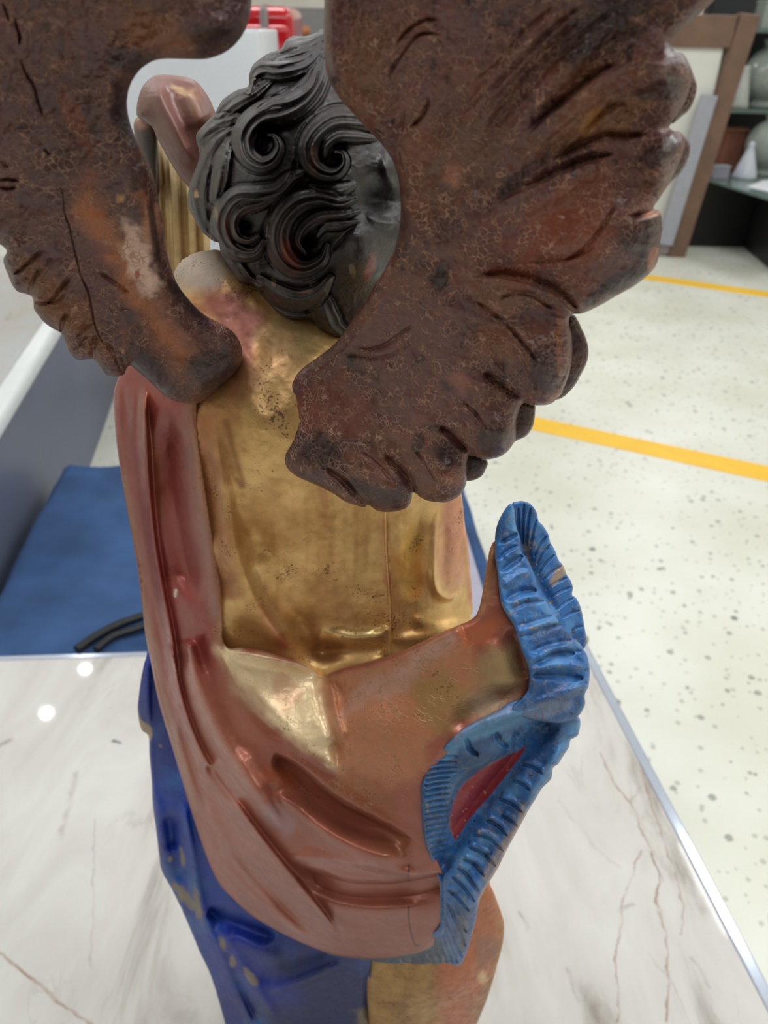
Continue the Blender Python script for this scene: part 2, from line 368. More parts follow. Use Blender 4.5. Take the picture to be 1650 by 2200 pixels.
# ------------------------------------------------------------------ the setting
def floor_mat():
    m, t, b = nt('terrazzo'); L = t.links.new
    tc = node(t, 'ShaderNodeTexCoord'); base = lin((228, 224, 208))
    n = node(t, 'ShaderNodeTexNoise'); n.inputs['Scale'].default_value = 2.2; n.inputs['Detail'].default_value = 6; L(tc.outputs['Object'], n.inputs['Vector'])
    r = node(t, 'ShaderNodeValToRGB'); r.color_ramp.elements[0].position = 0.35; r.color_ramp.elements[1].position = 0.65
    r.color_ramp.elements[0].color = (*lin((224, 222, 206)), 1); r.color_ramp.elements[1].color = (*lin((236, 236, 226)), 1); L(n.outputs['Fac'], r.inputs['Fac'])
    cur = r.outputs['Color']
    for sc, thr, rgb, k, off in ((19, 0.20, (126, 128, 122), 0.7, 0), (30, 0.22, (166, 164, 150), 0.6, 3.3), (10.5, 0.12, (96, 102, 104), 0.85, 7.7)):
        ad = node(t, 'ShaderNodeVectorMath', operation='ADD'); ad.inputs[1].default_value = (off, off * 1.7, 0); L(tc.outputs['Object'], ad.inputs[0])
        v = node(t, 'ShaderNodeTexVoronoi'); v.inputs['Scale'].default_value = sc; L(ad.outputs[0], v.inputs['Vector'])
        w = node(t, 'ShaderNodeTexNoise'); w.inputs['Scale'].default_value = 90; w.inputs['Detail'].default_value = 3; L(tc.outputs['Object'], w.inputs['Vector'])
        s1 = node(t, 'ShaderNodeMath', operation='MULTIPLY_ADD'); s1.inputs[1].default_value = 0.16; L(w.outputs['Fac'], s1.inputs[0]); L(v.outputs['Distance'], s1.inputs[2])
        cs = node(t, 'ShaderNodeSeparateColor'); L(v.outputs['Color'], cs.inputs[0])
        s2 = node(t, 'ShaderNodeMath', operation='MULTIPLY_ADD'); s2.inputs[1].default_value = 0.16; L(cs.outputs[0], s2.inputs[0]); L(s1.outputs[0], s2.inputs[2])
        mr = node(t, 'ShaderNodeMapRange'); mr.inputs[1].default_value = thr + 0.06; mr.inputs[2].default_value = thr + 0.13; mr.inputs[3].default_value = k; mr.inputs[4].default_value = 0; L(s2.outputs[0], mr.inputs[0])
        x = node(t, 'ShaderNodeMix', data_type='RGBA'); L(mr.outputs[0], x.inputs[0]); L(cur, x.inputs[6]); x.inputs[7].default_value = (*lin(rgb), 1); cur = x.outputs[2]
    L(cur, b.inputs['Base Color']); b.inputs['Roughness'].default_value = 0.32
    return m

_grp = bpy.data.node_groups.new('segment_distance', 'ShaderNodeTree')
for nm in ('P', 'A', 'B'): _grp.interface.new_socket(nm, in_out='INPUT', socket_type='NodeSocketVector')
_grp.interface.new_socket('D', in_out='OUTPUT', socket_type='NodeSocketFloat')
def _mk():
    g = _grp; N = g.nodes.new; L = g.links.new; gi = N('NodeGroupInput'); go = N('NodeGroupOutput')
    def vm(op, a, b_=None):
        n = N('ShaderNodeVectorMath'); n.operation = op; L(a, n.inputs[0])
        if b_ is not None: L(b_, n.inputs[1])
        return n
    pa = vm('SUBTRACT', gi.outputs['P'], gi.outputs['A']); ba = vm('SUBTRACT', gi.outputs['B'], gi.outputs['A'])
    d1 = vm('DOT_PRODUCT', pa.outputs[0], ba.outputs[0]); d2 = vm('DOT_PRODUCT', ba.outputs[0], ba.outputs[0])
    q = N('ShaderNodeMath'); q.operation = 'DIVIDE'; q.use_clamp = True; L(d1.outputs['Value'], q.inputs[0]); L(d2.outputs['Value'], q.inputs[1])
    sc = N('ShaderNodeVectorMath'); sc.operation = 'SCALE'; L(ba.outputs[0], sc.inputs[0]); L(q.outputs[0], sc.inputs['Scale'])
    df = vm('SUBTRACT', pa.outputs[0], sc.outputs[0]); ln = vm('LENGTH', df.outputs[0]); L(ln.outputs['Value'], go.inputs[0])
_mk()

def marble_mat(name, veins, tint=(214, 211, 207), sdir=0.5):
    """veins: (list of world points, width, colour, strength)"""
    m, t, b = nt(name); L = t.links.new
    ge = node(t, 'ShaderNodeNewGeometry'); P = ge.outputs['Position']
    mp = node(t, 'ShaderNodeMapping'); mp.inputs['Rotation'].default_value = (0, 0, sdir); mp.inputs['Scale'].default_value = (4.2, 1.5, 3); L(P, mp.inputs['Vector'])
    n = node(t, 'ShaderNodeTexNoise'); n.inputs['Scale'].default_value = 1.6; n.inputs['Detail'].default_value = 9; n.inputs['Roughness'].default_value = 0.62; n.inputs['Distortion'].default_value = 0.9
    L(mp.outputs[0], n.inputs['Vector'])
    r = node(t, 'ShaderNodeValToRGB'); e = r.color_ramp.elements; e[0].position = 0.30; e[0].color = (*lin((158, 149, 141)), 1); e[1].position = 0.66; e[1].color = (*lin(tint), 1)
    q = e.new(0.44); q.color = (*lin((202, 197, 192)), 1); L(n.outputs['Fac'], r.inputs['Fac']); cur = r.outputs['Color']
    # thin wandering veins
    n2 = node(t, 'ShaderNodeTexNoise'); n2.inputs['Scale'].default_value = 2.1; n2.inputs['Detail'].default_value = 7; n2.inputs['Distortion'].default_value = 0.6; L(mp.outputs[0], n2.inputs['Vector'])
    a1 = node(t, 'ShaderNodeMath', operation='SUBTRACT'); a1.inputs[1].default_value = 0.5; L(n2.outputs['Fac'], a1.inputs[0])
    a2 = node(t, 'ShaderNodeMath', operation='ABSOLUTE'); L(a1.outputs[0], a2.inputs[0])
    a3 = node(t, 'ShaderNodeMapRange'); a3.inputs[1].default_value = 0.0; a3.inputs[2].default_value = 0.012; a3.inputs[3].default_value = 0.3; a3.inputs[4].default_value = 0; L(a2.outputs[0], a3.inputs[0])
    n3 = node(t, 'ShaderNodeTexNoise'); n3.inputs['Scale'].default_value = 7; L(P, n3.inputs['Vector'])
    a4 = node(t, 'ShaderNodeMapRange'); a4.inputs[1].default_value = 0.5; a4.inputs[2].default_value = 0.68; L(n3.outputs['Fac'], a4.inputs[0])
    a5 = node(t, 'ShaderNodeMath', operation='MULTIPLY'); L(a3.outputs[0], a5.inputs[0]); L(a4.outputs[0], a5.inputs[1])
    x = node(t, 'ShaderNodeMix', data_type='RGBA'); L(a5.outputs[0], x.inputs[0]); L(cur, x.inputs[6]); x.inputs[7].default_value = (*lin((150, 132, 122)), 1); cur = x.outputs[2]
    wn = node(t, 'ShaderNodeTexNoise'); wn.inputs['Scale'].default_value = 38; wn.inputs['Detail'].default_value = 4; L(P, wn.inputs['Vector'])
    wv = node(t, 'ShaderNodeVectorMath', operation='SUBTRACT'); wv.inputs[1].default_value = (0.5, 0.5, 0.5); L(wn.outputs['Color'], wv.inputs[0])
    ws = node(t, 'ShaderNodeVectorMath', operation='MULTIPLY_ADD'); ws.inputs[1].default_value = (0.016, 0.016, 0); L(wv.outputs[0], ws.inputs[0]); L(P, ws.inputs[2])
    for pts, w, rgb, k in veins:
        d = None
        for A, B in zip(pts, pts[1:]):
            g = node(t, 'ShaderNodeGroup'); g.node_tree = _grp; L(ws.outputs[0], g.inputs['P']); g.inputs['A'].default_value = A; g.inputs['B'].default_value = B
            if d is None: d = g.outputs[0]
            else:
                mn = node(t, 'ShaderNodeMath', operation='MINIMUM'); L(d, mn.inputs[0]); L(g.outputs[0], mn.inputs[1]); d = mn.outputs[0]
        mr = node(t, 'ShaderNodeMapRange', interpolation_type='SMOOTHSTEP'); mr.inputs[1].default_value = 0; mr.inputs[2].default_value = w; mr.inputs[3].default_value = k; mr.inputs[4].default_value = 0; L(d, mr.inputs[0])
        vm_ = node(t, 'ShaderNodeMapRange'); vm_.inputs[1].default_value = 0.35; vm_.inputs[2].default_value = 0.6; vm_.inputs[3].default_value = 0.25; L(wn.outputs['Fac'], vm_.inputs[0])
        vp_ = node(t, 'ShaderNodeMath', operation='MULTIPLY'); L(mr.outputs[0], vp_.inputs[0]); L(vm_.outputs[0], vp_.inputs[1])
        x = node(t, 'ShaderNodeMix', data_type='RGBA'); L(vp_.outputs[0], x.inputs[0]); L(cur, x.inputs[6]); x.inputs[7].default_value = (*lin(rgb), 1); cur = x.outputs[2]
    L(cur, b.inputs['Base Color']); b.inputs['Roughness'].default_value = 0.045; b.inputs['Specular IOR Level'].default_value = 0.5
    return m

M_wall = plain('wall_paint', (226, 219, 206), 0.7, nscale=3, noise=0.03)
M_ceil = plain('ceiling_paint', (236, 236, 232), 0.8, noise=0.02)
fl = structure(mesh_obj('floor', bm_box((0.5, 3.4, -0.05), (12, 13, 0.1)), floor_mat()))
structure(mesh_obj('ceiling', bm_box((0.5, 3.4, CEIL + 0.05), (12, 13, 0.1)), M_ceil))
structure(mesh_obj('wall_back', bm_box((0.5, 9.95, 1.6), (12, 0.1, 3.2)), M_wall))
structure(mesh_obj('wall_front', bm_box((0.5, -3.15, 1.6), (12, 0.1, 3.2)), plain('wood_wall', (120, 104, 90), 0.6, nscale=3)))
structure(mesh_obj('wall_left', bm_box((-5.55, 3.4, 1.6), (0.1, 13, 3.2)), M_wall))
structure(mesh_obj('wall_right', bm_box((6.55, 3.4, 1.6), (0.1, 13, 3.2)), M_wall))
M_yel = plain('yellow_floor_paint', (255, 200, 58), 0.45, noise=0.05, nscale=9)
for a, b_, c, d in (((0.0, 3.862), (-0.03, 3.716), (3.6, 1.95), (3.66, 2.10)), ((1.2, 6.662), (1.14, 6.512), (4.6, 4.72), (4.66, 4.87))):
    o = mesh_obj('floor_stripe', bm_prism([a, b_, c, d], 0.0, 0.002), M_yel, fl)

# downlights that glint in the marble
for (lx, ly) in ((-2.0, 3.82), (-2.11, 3.42)):
    ld = bpy.data.lights.new('downlight', 'AREA'); ld.shape = 'DISK'; ld.size = 0.07; ld.energy = 0.9
    lo = bpy.data.objects.new('downlight', ld); COL.objects.link(lo); lo.location = (lx, ly, CEIL - 0.02)

# ------------------------------------------------------------------ marble table under the statue
TT = 0.55
def W2(*px): return [tuple(at_z(px[i], px[i + 1], TT)) for i in range(0, len(px), 2)]
BR = (150, 112, 88); GR = (160, 150, 146)
veins = [
    (W2(-60, 1990, 0, 2047, 60, 2090, 108, 2138, 150, 2165, 200, 2205), 0.0035, BR, 0.75),
    (W2(1290, 1620, 1318, 1680, 1357, 1729, 1387, 1803, 1418, 1876, 1412, 1941, 1431, 2010, 1437, 2195), 0.0034, BR, 0.7),
    (W2(1374, 1639, 1392, 1703, 1426, 1807, 1448, 1867, 1469, 1949, 1462, 2010), 0.0030, BR, 0.6),
    (W2(1379, 1829, 1340, 1919, 1323, 2070, 1329, 2195), 0.0032, BR, 0.65),
    (W2(1357, 1729, 1375, 1690), 0.0028, GR, 0.6), (W2(1400, 1830, 1425, 1890), 0.0028, GR, 0.6),
    (W2(1330, 1960, 1362, 1945), 0.006, GR, 0.5), (W2(245, 1592, 258, 1596), 0.006, (60, 52, 60), 0.9),
    (W2(1116, 1960, 1132, 1995), 0.005, GR, 0.8), (W2(0, 1600, 20, 1592), 0.01, (120, 104, 98), 0.6),
    (W2(1200, 1720, 1290, 1830, 1330, 1860), 0.006, (190, 184, 182), 0.6),
    (W2(1220, 2080, 1240, 2150), 0.004, GR, 0.5), (W2(1490, 2060, 1525, 2120), 0.004, GR, 0.5),
    (W2(165, 1660, 150, 1720, 130, 1800), 0.008, (176, 166, 160), 0.6), (W2(205, 1760, 200, 1900, 195, 2080), 0.003, (170, 160, 154), 0.5)]
M_marble = marble_mat('white_marble', veins, sdir=0.42)
M_chrome = plain('polished_metal_edge', (206, 214, 232), 0.14, 0.6, noise=0.02)
M_leg = plain('dark_metal_leg', (70, 70, 74), 0.4, 0.8)
ex = Vector((-0.149, 1.0)).normalized(); fx = Vector((1.0, 0.075)).normalized()
cr = Vector((0.428, 1.235))
def tq(a, b_): v = cr - fx * a - ex * b_; return (v.x, v.y)
ct = tq(0.6, 0.8)
tb = thing('marble_table', 'white marble table with brown veins and polished metal edge under the carved angel', 'table', (ct[0], ct[1], 0))
part('tabletop', bm_prism([tq(1.28, 1.75), tq(0.020, 1.75), tq(0.020, 0.016), tq(1.28, 0.016)], TT - 0.03, TT, 0.002), M_marble, tb)
part('edge_strip', bm_prism([tq(0.0195, 1.75), tq(0.0, 1.75), tq(0.0, 0.0), tq(0.0195, 0.0)], TT - 0.034, TT - 0.001, 0.003), M_chrome, tb, label='polished metal strip along the right edge')
part('edge_strip', bm_prism([tq(1.28, 0.0155), tq(0.0198, 0.0155), tq(0.0198, 0.0), tq(1.28, 0.0)], TT - 0.034, TT - 0.001, 0.003), M_chrome, tb, label='polished metal strip along the far edge')
cc = tq(0.004, 0.004)
cb = bm_lathe([(0.009, TT - 0.034), (0.011, TT - 0.03), (0.011, TT + 0.004), (0.008, TT + 0.007)], 20); cb.transform(Matrix.Translation((cc[0], cc[1], 0)))
part('corner_cap', cb, plain('cap_grey', (150, 150, 138), 0.5), tb, True)
for a, b_ in ((0.1, 0.1), (1.18, 0.1), (0.1, 1.65), (1.18, 1.65)):
    p = tq(a, b_); part('leg', bm_box((p[0], p[1], (TT - 0.034) / 2), (0.06, 0.06, TT - 0.034), 0.006), M_leg, tb)

# ------------------------------------------------------------------ second marble-topped counter on the left
M_marble2 = marble_mat('grey_marble', [], (200, 203, 206), 0.3)
M_white = plain('white_laminate', (232, 235, 236), 0.28, noise=0.02)
M_grey = plain('blue_grey_panel', (104, 110, 132), 0.42, noise=0.06, nscale=2)
b0 = Vector((-1.133, 2.124))
def cq(a, b_): v = b0 + Vector((-0.165, 1.0)).normalized() * a - Vector((1.0, 0.165)).normalized() * b_; return (v.x, v.y)
ctr = thing('display_counter', 'pale grey marble counter with thick white rim and blue-grey side panel, left of the angel', 'counter', (*cq(0.5, 0.6), 0))
part('rim', bm_prism([cq(-0.6, 0), cq(1.85, 0), cq(1.85, 1.3), cq(-0.6, 1.3)], 0.600, 0.655, 0.018, 4), M_white, ctr, True, 'thick white rounded rim')
part('countertop', bm_prism([cq(-0.55, 0.06), cq(1.80, 0.06), cq(1.80, 1.25), cq(-0.55, 1.25)], 0.6545, 0.6585, 0.001), M_marble2, ctr, label='mottled grey marble surface')
part('side_panel', bm_prism([cq(-0.56, 0.012), cq(1.82, 0.012), cq(1.82, 0.04), cq(-0.56, 0.04)], 0.0, 0.600, 0.003), M_grey, ctr, label='blue-grey side panel')
part('side_panel', bm_prism([cq(1.79, 0.041), cq(1.82, 0.041), cq(1.82, 1.26), cq(1.79, 1.26)], 0.0, 0.600, 0.003), M_grey, ctr)
part('side_panel', bm_prism([cq(-0.56, 0.041), cq(-0.53, 0.041), cq(-0.53, 1.26), cq(-0.56, 1.26)], 0.0, 0.600, 0.003), M_grey, ctr)

# ------------------------------------------------------------------ low bench under a blue blanket
M_blue = plain('blue_felt', (54, 84, 130), 0.95, noise=0.26, nscale=7, bump=0.004)
def bq(u, v):                 # u: 0 left .. 1 right, v: 0 near .. 1 far
    l = Vector((-0.955, 1.25)).lerp(Vector((-1.085, 2.30)), v); r = Vector((0.325, 1.30)).lerp(Vector((0.225, 2.44)), v); return l.lerp(r, u)
bt = thing('low_bench', 'low bench behind the marble table, hidden under blue blanket', 'bench', (*bq(0.5, 0.5), 0))
M_bench = plain('bench_grey', (82, 84, 92), 0.6)
part('seat_box', bm_prism([bq(0.03, 0.03), bq(0.97, 0.03), bq(0.97, 0.97), bq(0.03, 0.97)], 0.10, 0.325, 0.006), M_bench, bt)
for u, v in ((0.07, 0.07), (0.93, 0.07), (0.07, 0.93), (0.93, 0.93)):
    p = bq(u, v); part('leg', bm_box((p.x, p.y, 0.05), (0.06, 0.06, 0.1), 0.004), M_bench, bt)
def blanket():
    b = bmesh.new(); nu, nv = 120, 90; vs = []
    for j in range(nv + 1):
        row = []
        for i in range(nu + 1):
            u = -0.16 + 1.32 * i / nu; v = -0.12 + 1.24 * j / nv
            p = bq(min(max(u, -0.012), 1.012), min(max(v, -0.012), 1.012))
            out = math.hypot(max(-u, u - 1, 0) * 1.28, max(-v, v - 1, 0) * 1.1)
            z = 0.350 - (out ** 0.9) * 1.05
            z += 0.008 * math.sin(6 * u + 4 * v) + 0.007 * math.sin(11 * v - 9 * u + 1.3) + 0.004 * math.sin(27 * u + 9 * v) + 0.003 * math.sin(31 * v - 13 * u)
            fold = 0.012 * math.sin(v * 19 + 0.6) * min(out * 7, 1); flare = 0.07 * out * (1 + 1.0 * math.exp(-((v - 0.84) / 0.10) ** 2))
            if u < 0: p = p + Vector((-1, -0.05)) * (flare + abs(fold))
            elif u > 1: p = p + Vector((1, 0.05)) * (flare * 0.4 + abs(fold) * 0.4)
            if v > 1: p = p + Vector((0, 1)) * (flare * 0.5 + 0.03 * abs(math.sin(u * 21)) * min(out * 7, 1))
            row.append(b.verts.new((p.x, p.y, max(z, 0.13))))
        vs.append(row)
    for j in range(nv):
        for i in range(nu): b.faces.new((vs[j][i], vs[j][i + 1], vs[j + 1][i + 1], vs[j + 1][i]))
    return b
bl = mesh_obj('blanket', blanket(), M_blue, smooth=True)
bl['label'] = 'crumpled blue felt blanket draped over the low bench behind the marble table'; bl['category'] = 'blanket'
sd_ = bl.modifiers.new('thick', 'SOLIDIFY'); sd_.thickness = 0.006; sd_.offset = 1
sh = mesh_obj('folded_sheet', bm_prism([bq(0.36, 0.05), bq(0.972, 0.05), bq(0.972, 0.93), bq(0.36, 0.93)], 0.386, 0.398, 0.005), plain('lilac_cloth', (172, 168, 184), 0.9, noise=0.05), smooth=True)
sh['label'] = 'pale lilac folded sheet lying on the right half of the blue blanket'; sh['category'] = 'sheet'
st_ = thing('black_strap', 'black webbing strap lying on blue blanket near the marble table edge', 'strap', tuple(at_z(240, 1360, 0.365)))
M_blk = plain('black_rubber', (20, 20, 24), 0.5)
for off, rr in ((0, 0.011), (34, 0.009)):
    pts = [at_z(x, y, 0.388) for x, y in ((165 + off * 1.2, 1396), (205 + off * 1.1, 1368), (250 + off, 1344 + off * 0.3), (300 + off * .6, 1326 + off * 0.5), (345, 1316 + off * 0.7))]
    part('band', bm_tube(pts, rr, 8), M_blk, st_, True)

# ------------------------------------------------------------------ white and red cabinets behind the head
def vx(px, Y, py=100): return at_y(px, py, Y).x
Yc = 3.62
xr, xl = vx(556, Yc), vx(236, Yc); hz = at_y(556, 63, Yc).z
wc = thing('white_cabinet', 'tall plain white cabinet behind the angel, beside the glossy red one', 'cabinet', ((xl + xr) / 2, Yc + 0.3, 0))
part('body', bm_box(((xl + xr) / 2, Yc + 0.32, hz / 2 + 0.02), (xr - xl, 0.58, hz - 0.04), 0.012, seg=3), plain('white_enamel', (234, 238, 247), 0.25, noise=0.01), wc, True)
part('door', bm_box(((xl + xr) / 2, Yc + 0.012, hz / 2 + 0.04), (xr - xl - 0.006, 0.026, hz - 0.10), 0.006), plain('white_door', (236, 240, 248), 0.3, noise=0.01), wc, True)
part('plinth', bm_box(((xl + xr) / 2, Yc + 0.33, 0.03), (xr - xl - 0.05, 0.5, 0.06), 0.003), M_leg, wc)
Yr = 4.7
xr, xl = vx(628, Yr), vx(400, Yr); hz = at_y(600, 13, Yr).z
M_red = plain('red_gloss', (196, 14, 32), 0.12, noise=0.02, coat=0.6)
rc = thing('red_cabinet', 'glossy red cabinet with rounded corners and grey upright band, behind the white one', 'cabinet', ((xl + xr) / 2, Yr + 0.3, 0))
part('body', bm_box(((xl + xr) / 2, Yr + 0.32, hz / 2 + 0.03), (xr - xl, 0.6, hz - 0.06), 0.055, seg=6), M_red, rc, True)
part('door', bm_box(((xl + xr) / 2, Yr + 0.03, hz / 2), (xr - xl - 0.03, 0.08, hz - 0.16), 0.03, seg=5), M_red, rc, True)
a, b_ = vx(561, Yr), vx(578, Yr)
part('band', bm_box(((a + b_) / 2, Yr + 0.10, hz / 2 + 0.03), (b_ - a, 0.24, hz - 0.05), 0.03, seg=4), plain('grey_band', (150, 142, 146), 0.5), rc, True, 'grey upright band')
part('foot_plate', bm_box(((xl + xr) / 2, Yr + 0.33, 0.025), (xr - xl - 0.1, 0.5, 0.05), 0.003), M_leg, rc)

Yg = 9.2
hz = at_y(650, 16, Yg).z
gc = thing('grey_cupboard', 'long grey cupboard against the back wall behind the angel head', 'cupboard', (-1.0, Yg + 0.3, 0))
M_cg = plain('cupboard_grey', (128, 124, 124), 0.6, noise=0.04)
part('body', bm_box((-1.0, Yg + 0.34, hz / 2), (3.6, 0.6, hz), 0.01), M_cg, gc)
for k in range(4): 
    d_ = part('door', bm_box((-2.35 + 0.9 * k, Yg + 0.03, hz / 2), (0.88, 0.03, hz - 0.08), 0.006), M_cg, gc)
    sub('handle', bm_box((-2.0 + 0.9 * k, Yg + 0.0, hz / 2), (0.02, 0.03, 0.16), 0.005), M_leg, d_)
Yd = 7.4
xa, xb = vx(632, Yd), vx(720, Yd); hz = at_y(660, 78, Yd).z
dk = thing('dark_cabinet', 'dark green cabinet in front of the long grey cupboard', 'cabinet', ((xa + xb) / 2, Yd + 0.2, 0))
M_dg = plain('dark_green', (52, 58, 50), 0.6)
part('body', bm_box(((xa + xb) / 2, Yd + 0.2, hz / 2), (xb - xa, 0.4, hz), 0.008), M_dg, dk)
part('door', bm_box(((xa + xb) / 2, Yd - 0.012, hz / 2), (xb - xa - 0.03, 0.022, hz - 0.06), 0.004), M_dg, dk)
def vase(name, label, cat, x, y, z, r, h, mat):
    t = thing(name, label, cat, (x, y, z))
    b = bm_lathe([(r * .55, 0), (r * .6, h * .03), (r * .95, h * .35), (r, h * .5), (r * .8, h * .75), (r * .45, h * .9), (r * .5, h)], 24); b.transform(Matrix.Translation((x, y, z)))
    part('body', b, mat, t, True); return t
vase('orange_vase', 'small orange vase on top of the dark green cabinet', 'vase', vx(658, Yd + .15), Yd + .15, hz, 0.035, 0.075, plain('orange_glaze', (206, 130, 74), 0.4))

# ------------------------------------------------------------------ leaning wooden frame and the glass shelves, far right
M_wood = plain('brown_wood', (112, 86, 70), 0.55, noise=0.15, nscale=8)
Yf = 6.85
ft = Vector((2.47, Yf, 0)); tp = at_y(1609, 30, Yf); lf = at_z(1110, 545, 0); lf = Vector((at_y(1110, 300, Yf).x, Yf, 0)); lt = lf + (tp - ft)
fr = thing('wooden_frame', 'leaning brown wooden frame holding a pale panel, left of the glass shelves', 'frame', tuple((ft + lf) / 2))
def slanted(a, b_, w, dpt):
    ax = (b_ - a); M = Matrix.Translation((a + b_) / 2) @ ax.to_track_quat('Z', 'Y').to_matrix().to_4x4(); return M, ax.length
def bar(a, b_, w, dpt):
    b = bmesh.new(); d = (b_ - a).normalized(); s = d.cross(Vector((0, 1, 0))).normalized()
    vs = []
    for p in (a, b_):
        for sx, sy in ((-1, -1), (1, -1), (1, 1), (-1, 1)): vs.append(b.verts.new(p + s * (sx * w / 2) + Vector((0, sy * dpt / 2, 0))))
    for q in ((0, 1, 2, 3), (4, 5, 6, 7), (0, 1, 5, 4), (1, 2, 6, 5), (2, 3, 7, 6), (3, 0, 4, 7)): b.faces.new([vs[i] for i in q])
    bmesh.ops.recalc_face_normals(b, faces=b.faces); bmesh.ops.bevel(b, geom=b.edges[:], offset=0.008, segments=2, profile=0.5, affect='EDGES'); return b
part('post', bar(ft, tp, 0.15, 0.1), M_wood, fr); part('post', bar(lf, lt, 0.15, 0.1), M_wood, fr)
up_ = (tp - ft)
def fp(u, v): return lf.lerp(ft, u) + up_ * v
part('rail', bar(fp(0.0, 0.935) + Vector((0.08, 0.0, 0)), fp(1, 0.935) - Vector((0.08, 0.0, 0)), 0.21, 0.08), M_wood, fr)
part('rail', bar(fp(0.0, 0.075) + Vector((0.08, 0.0, 0)), fp(1, 0.075) - Vector((0.08, 0.0, 0)), 0.22, 0.08), plain('lower_rail', (150, 136, 138), 0.6), fr)  # lower rail has its shadowed tone put into the colour
M_panel = plain('pale_panel', (214, 214, 206), 0.4, noise=0.06, nscale=2.2)
part('panel', bar(fp(0.035, 0.506), fp(0.965, 0.506), 1.34, 0.02), M_panel, fr, label='pale translucent panel')
pg = thing('grey_strip', 'long grey-lilac strip along the pale panel beside the brown post', 'strip', tuple(fp(0.93, 0.1) - Vector((0, 0.08, 0))))
part('strip_bar', bar(fp(0.905, 0.06) - Vector((0, 0.075, 0)), fp(0.905, 0.70) - Vector((0, 0.075, 0)), 0.13, 0.025), plain('lilac_grey', (158, 160, 170), 0.5), pg)  # grey-lilac band beside the post, built as a thin bar
sl_ = pg.children[0]

M_black = plain('black_laminate', (16, 15, 17), 0.45)
gl_m, gt, gb = nt('green_glass'); gb.inputs['Base Color'].default_value = (*lin((150, 172, 166)), 1); gb.inputs['Roughness'].default_value = 0.08; gb.inputs['Transmission Weight'].default_value = 0.55; gb.inputs['IOR'].default_value = 1.3
SH = thing('glass_shelf_unit', 'black display shelf with glass shelves at the far right', 'shelf', (3.6, 7.7, 0))
part('base', bm_box((3.75, 7.62, 0.27), (2.1, 0.8, 0.54), 0.008), M_black, SH)
part('back_panel', bm_box((3.75, 8.05, 1.25), (2.1, 0.04, 1.42), 0.004), plain('shelf_back', (44, 44, 48), 0.5), SH)
ga, gb_ = at_z(1524, 386, 0.575), at_z(1720, 446, 0.575)
part('glass_top', bm_prism([(ga.x, ga.y), (gb_.x, gb_.y), (4.8, 7.2), (4.8, 8.02), (2.70, 8.02)], 0.555, 0.575, 0.003), gl_m, SH, label='greenish glass top')
part('shelf_board', bm_box((3.75, 7.72, 1.075), (2.05, 0.6, 0.025), 0.003), gl_m, SH)
part('shelf_board', bm_box((3.75, 7.72, 1.66), (2.05, 0.6, 0.025), 0.003), gl_m, SH)
for x in (2.73, 4.77): part('upright', bm_box((x, 7.99, 1.27), (0.05, 0.05, 1.4), 0.004), M_black, SH)
bk = thing('black_plinth', 'low matt black plinth standing on the floor before the glass shelves', 'plinth', (3.72, 6.8, 0))
part('body', bm_prism([(3.20, 7.18), (3.13, 6.44), (4.2, 6.2), (4.3, 7.18)], 0.0, 0.50, 0.008), M_black, bk)
part('top_plate', bm_prism([(3.19, 7.19), (3.12, 6.43), (4.21, 6.19), (4.31, 7.19)], 0.501, 0.53, 0.004), M_black, bk)
gm2 = plain('frosted_glass', (158, 166, 158), 0.2, noise=0.1, nscale=5, coat=0.5)
def globe(label, x, y, z, r):
    t = thing('globe_vase', label, 'vase', (x, y, z), 'round frosted glass vases on the glass shelves')
    pr = [(r * .45, 0), (r * .5, .02), (r * .42, .05)] + [(r * math.sin(a), .04 + r + -r * math.cos(a)) for a in np.linspace(0.45, 2.75, 22)] + [(r * .42, .04 + 2 * r + .01), (r * .46, 2 * r + .07)]
    b = bm_lathe(pr, 40); b.transform(Matrix.Translation((x, y, z))); part('bowl', b, gm2, t, True)
    b = bm_lathe([(r * .47, .0), (r * .47, .022), (r * .40, .03)], 40); b.transform(Matrix.Translation((x, y, z + 2 * r + .06))); part('lip', b, gm2, t, True)
globe('round frosted green glass vase on the upper glass shelf', vx(1654, 7.72, 155), 7.72, 1.0885, 0.215)
globe('round frosted green glass vase on the low glass top', vx(1657, 7.45, 300), 7.45, 0.576, 0.205)
def ornament(name, label, cat, x, y, z, prof, mat):
    t = thing(name, label, cat, (x, y, z)); b = bm_lathe(prof, 24); b.transform(Matrix.Translation((x, y, z))); part('body', b, mat, t, True); return t
M_por = plain('white_porcelain', (206, 210, 222), 0.25, noise=0.02)
ornament('white_bell', 'white porcelain bell on the low glass top beside the terracotta pot', 'bell', vx(1606, 7.25, 350), 7.25, 0.576, [(.10, 0), (.10, .02), (.075, .1), (.04, .2), (.02, .25), (.028, .27), (.01, .29)], M_por)
ornament('white_cone_vase', 'white tapered vase on the upper glass shelf beside the globe', 'vase', vx(1594, 7.6, 190), 7.6, 1.0885, [(.09, 0), (.085, .03), (.05, .2), (.03, .3), (.038, .32)], plain('pale_porcelain', (190, 192, 186), 0.3))
tr_ = thing('terracotta_pot', 'square terracotta pot on the low glass top behind the white bell', 'pot', (vx(1574, 7.75, 300), 7.75, 0.576))
part('body', bm_box((vx(1574, 7.75, 300), 7.75, 0.576 + 0.16), (0.17, 0.17, 0.32), 0.015), plain('terracotta', (146, 92, 74), 0.8, noise=0.1), tr_)
part('rim', bm_box((vx(1574, 7.75, 300), 7.75, 0.576 + 0.335), (0.20, 0.20, 0.03), 0.008), plain('terracotta_rim', (150, 96, 78), 0.8), tr_)
lb = thing('lilac_box', 'small lilac box on the low glass top beside the brown post', 'box', (vx(1549, 7.2, 360), 7.2, 0.576))
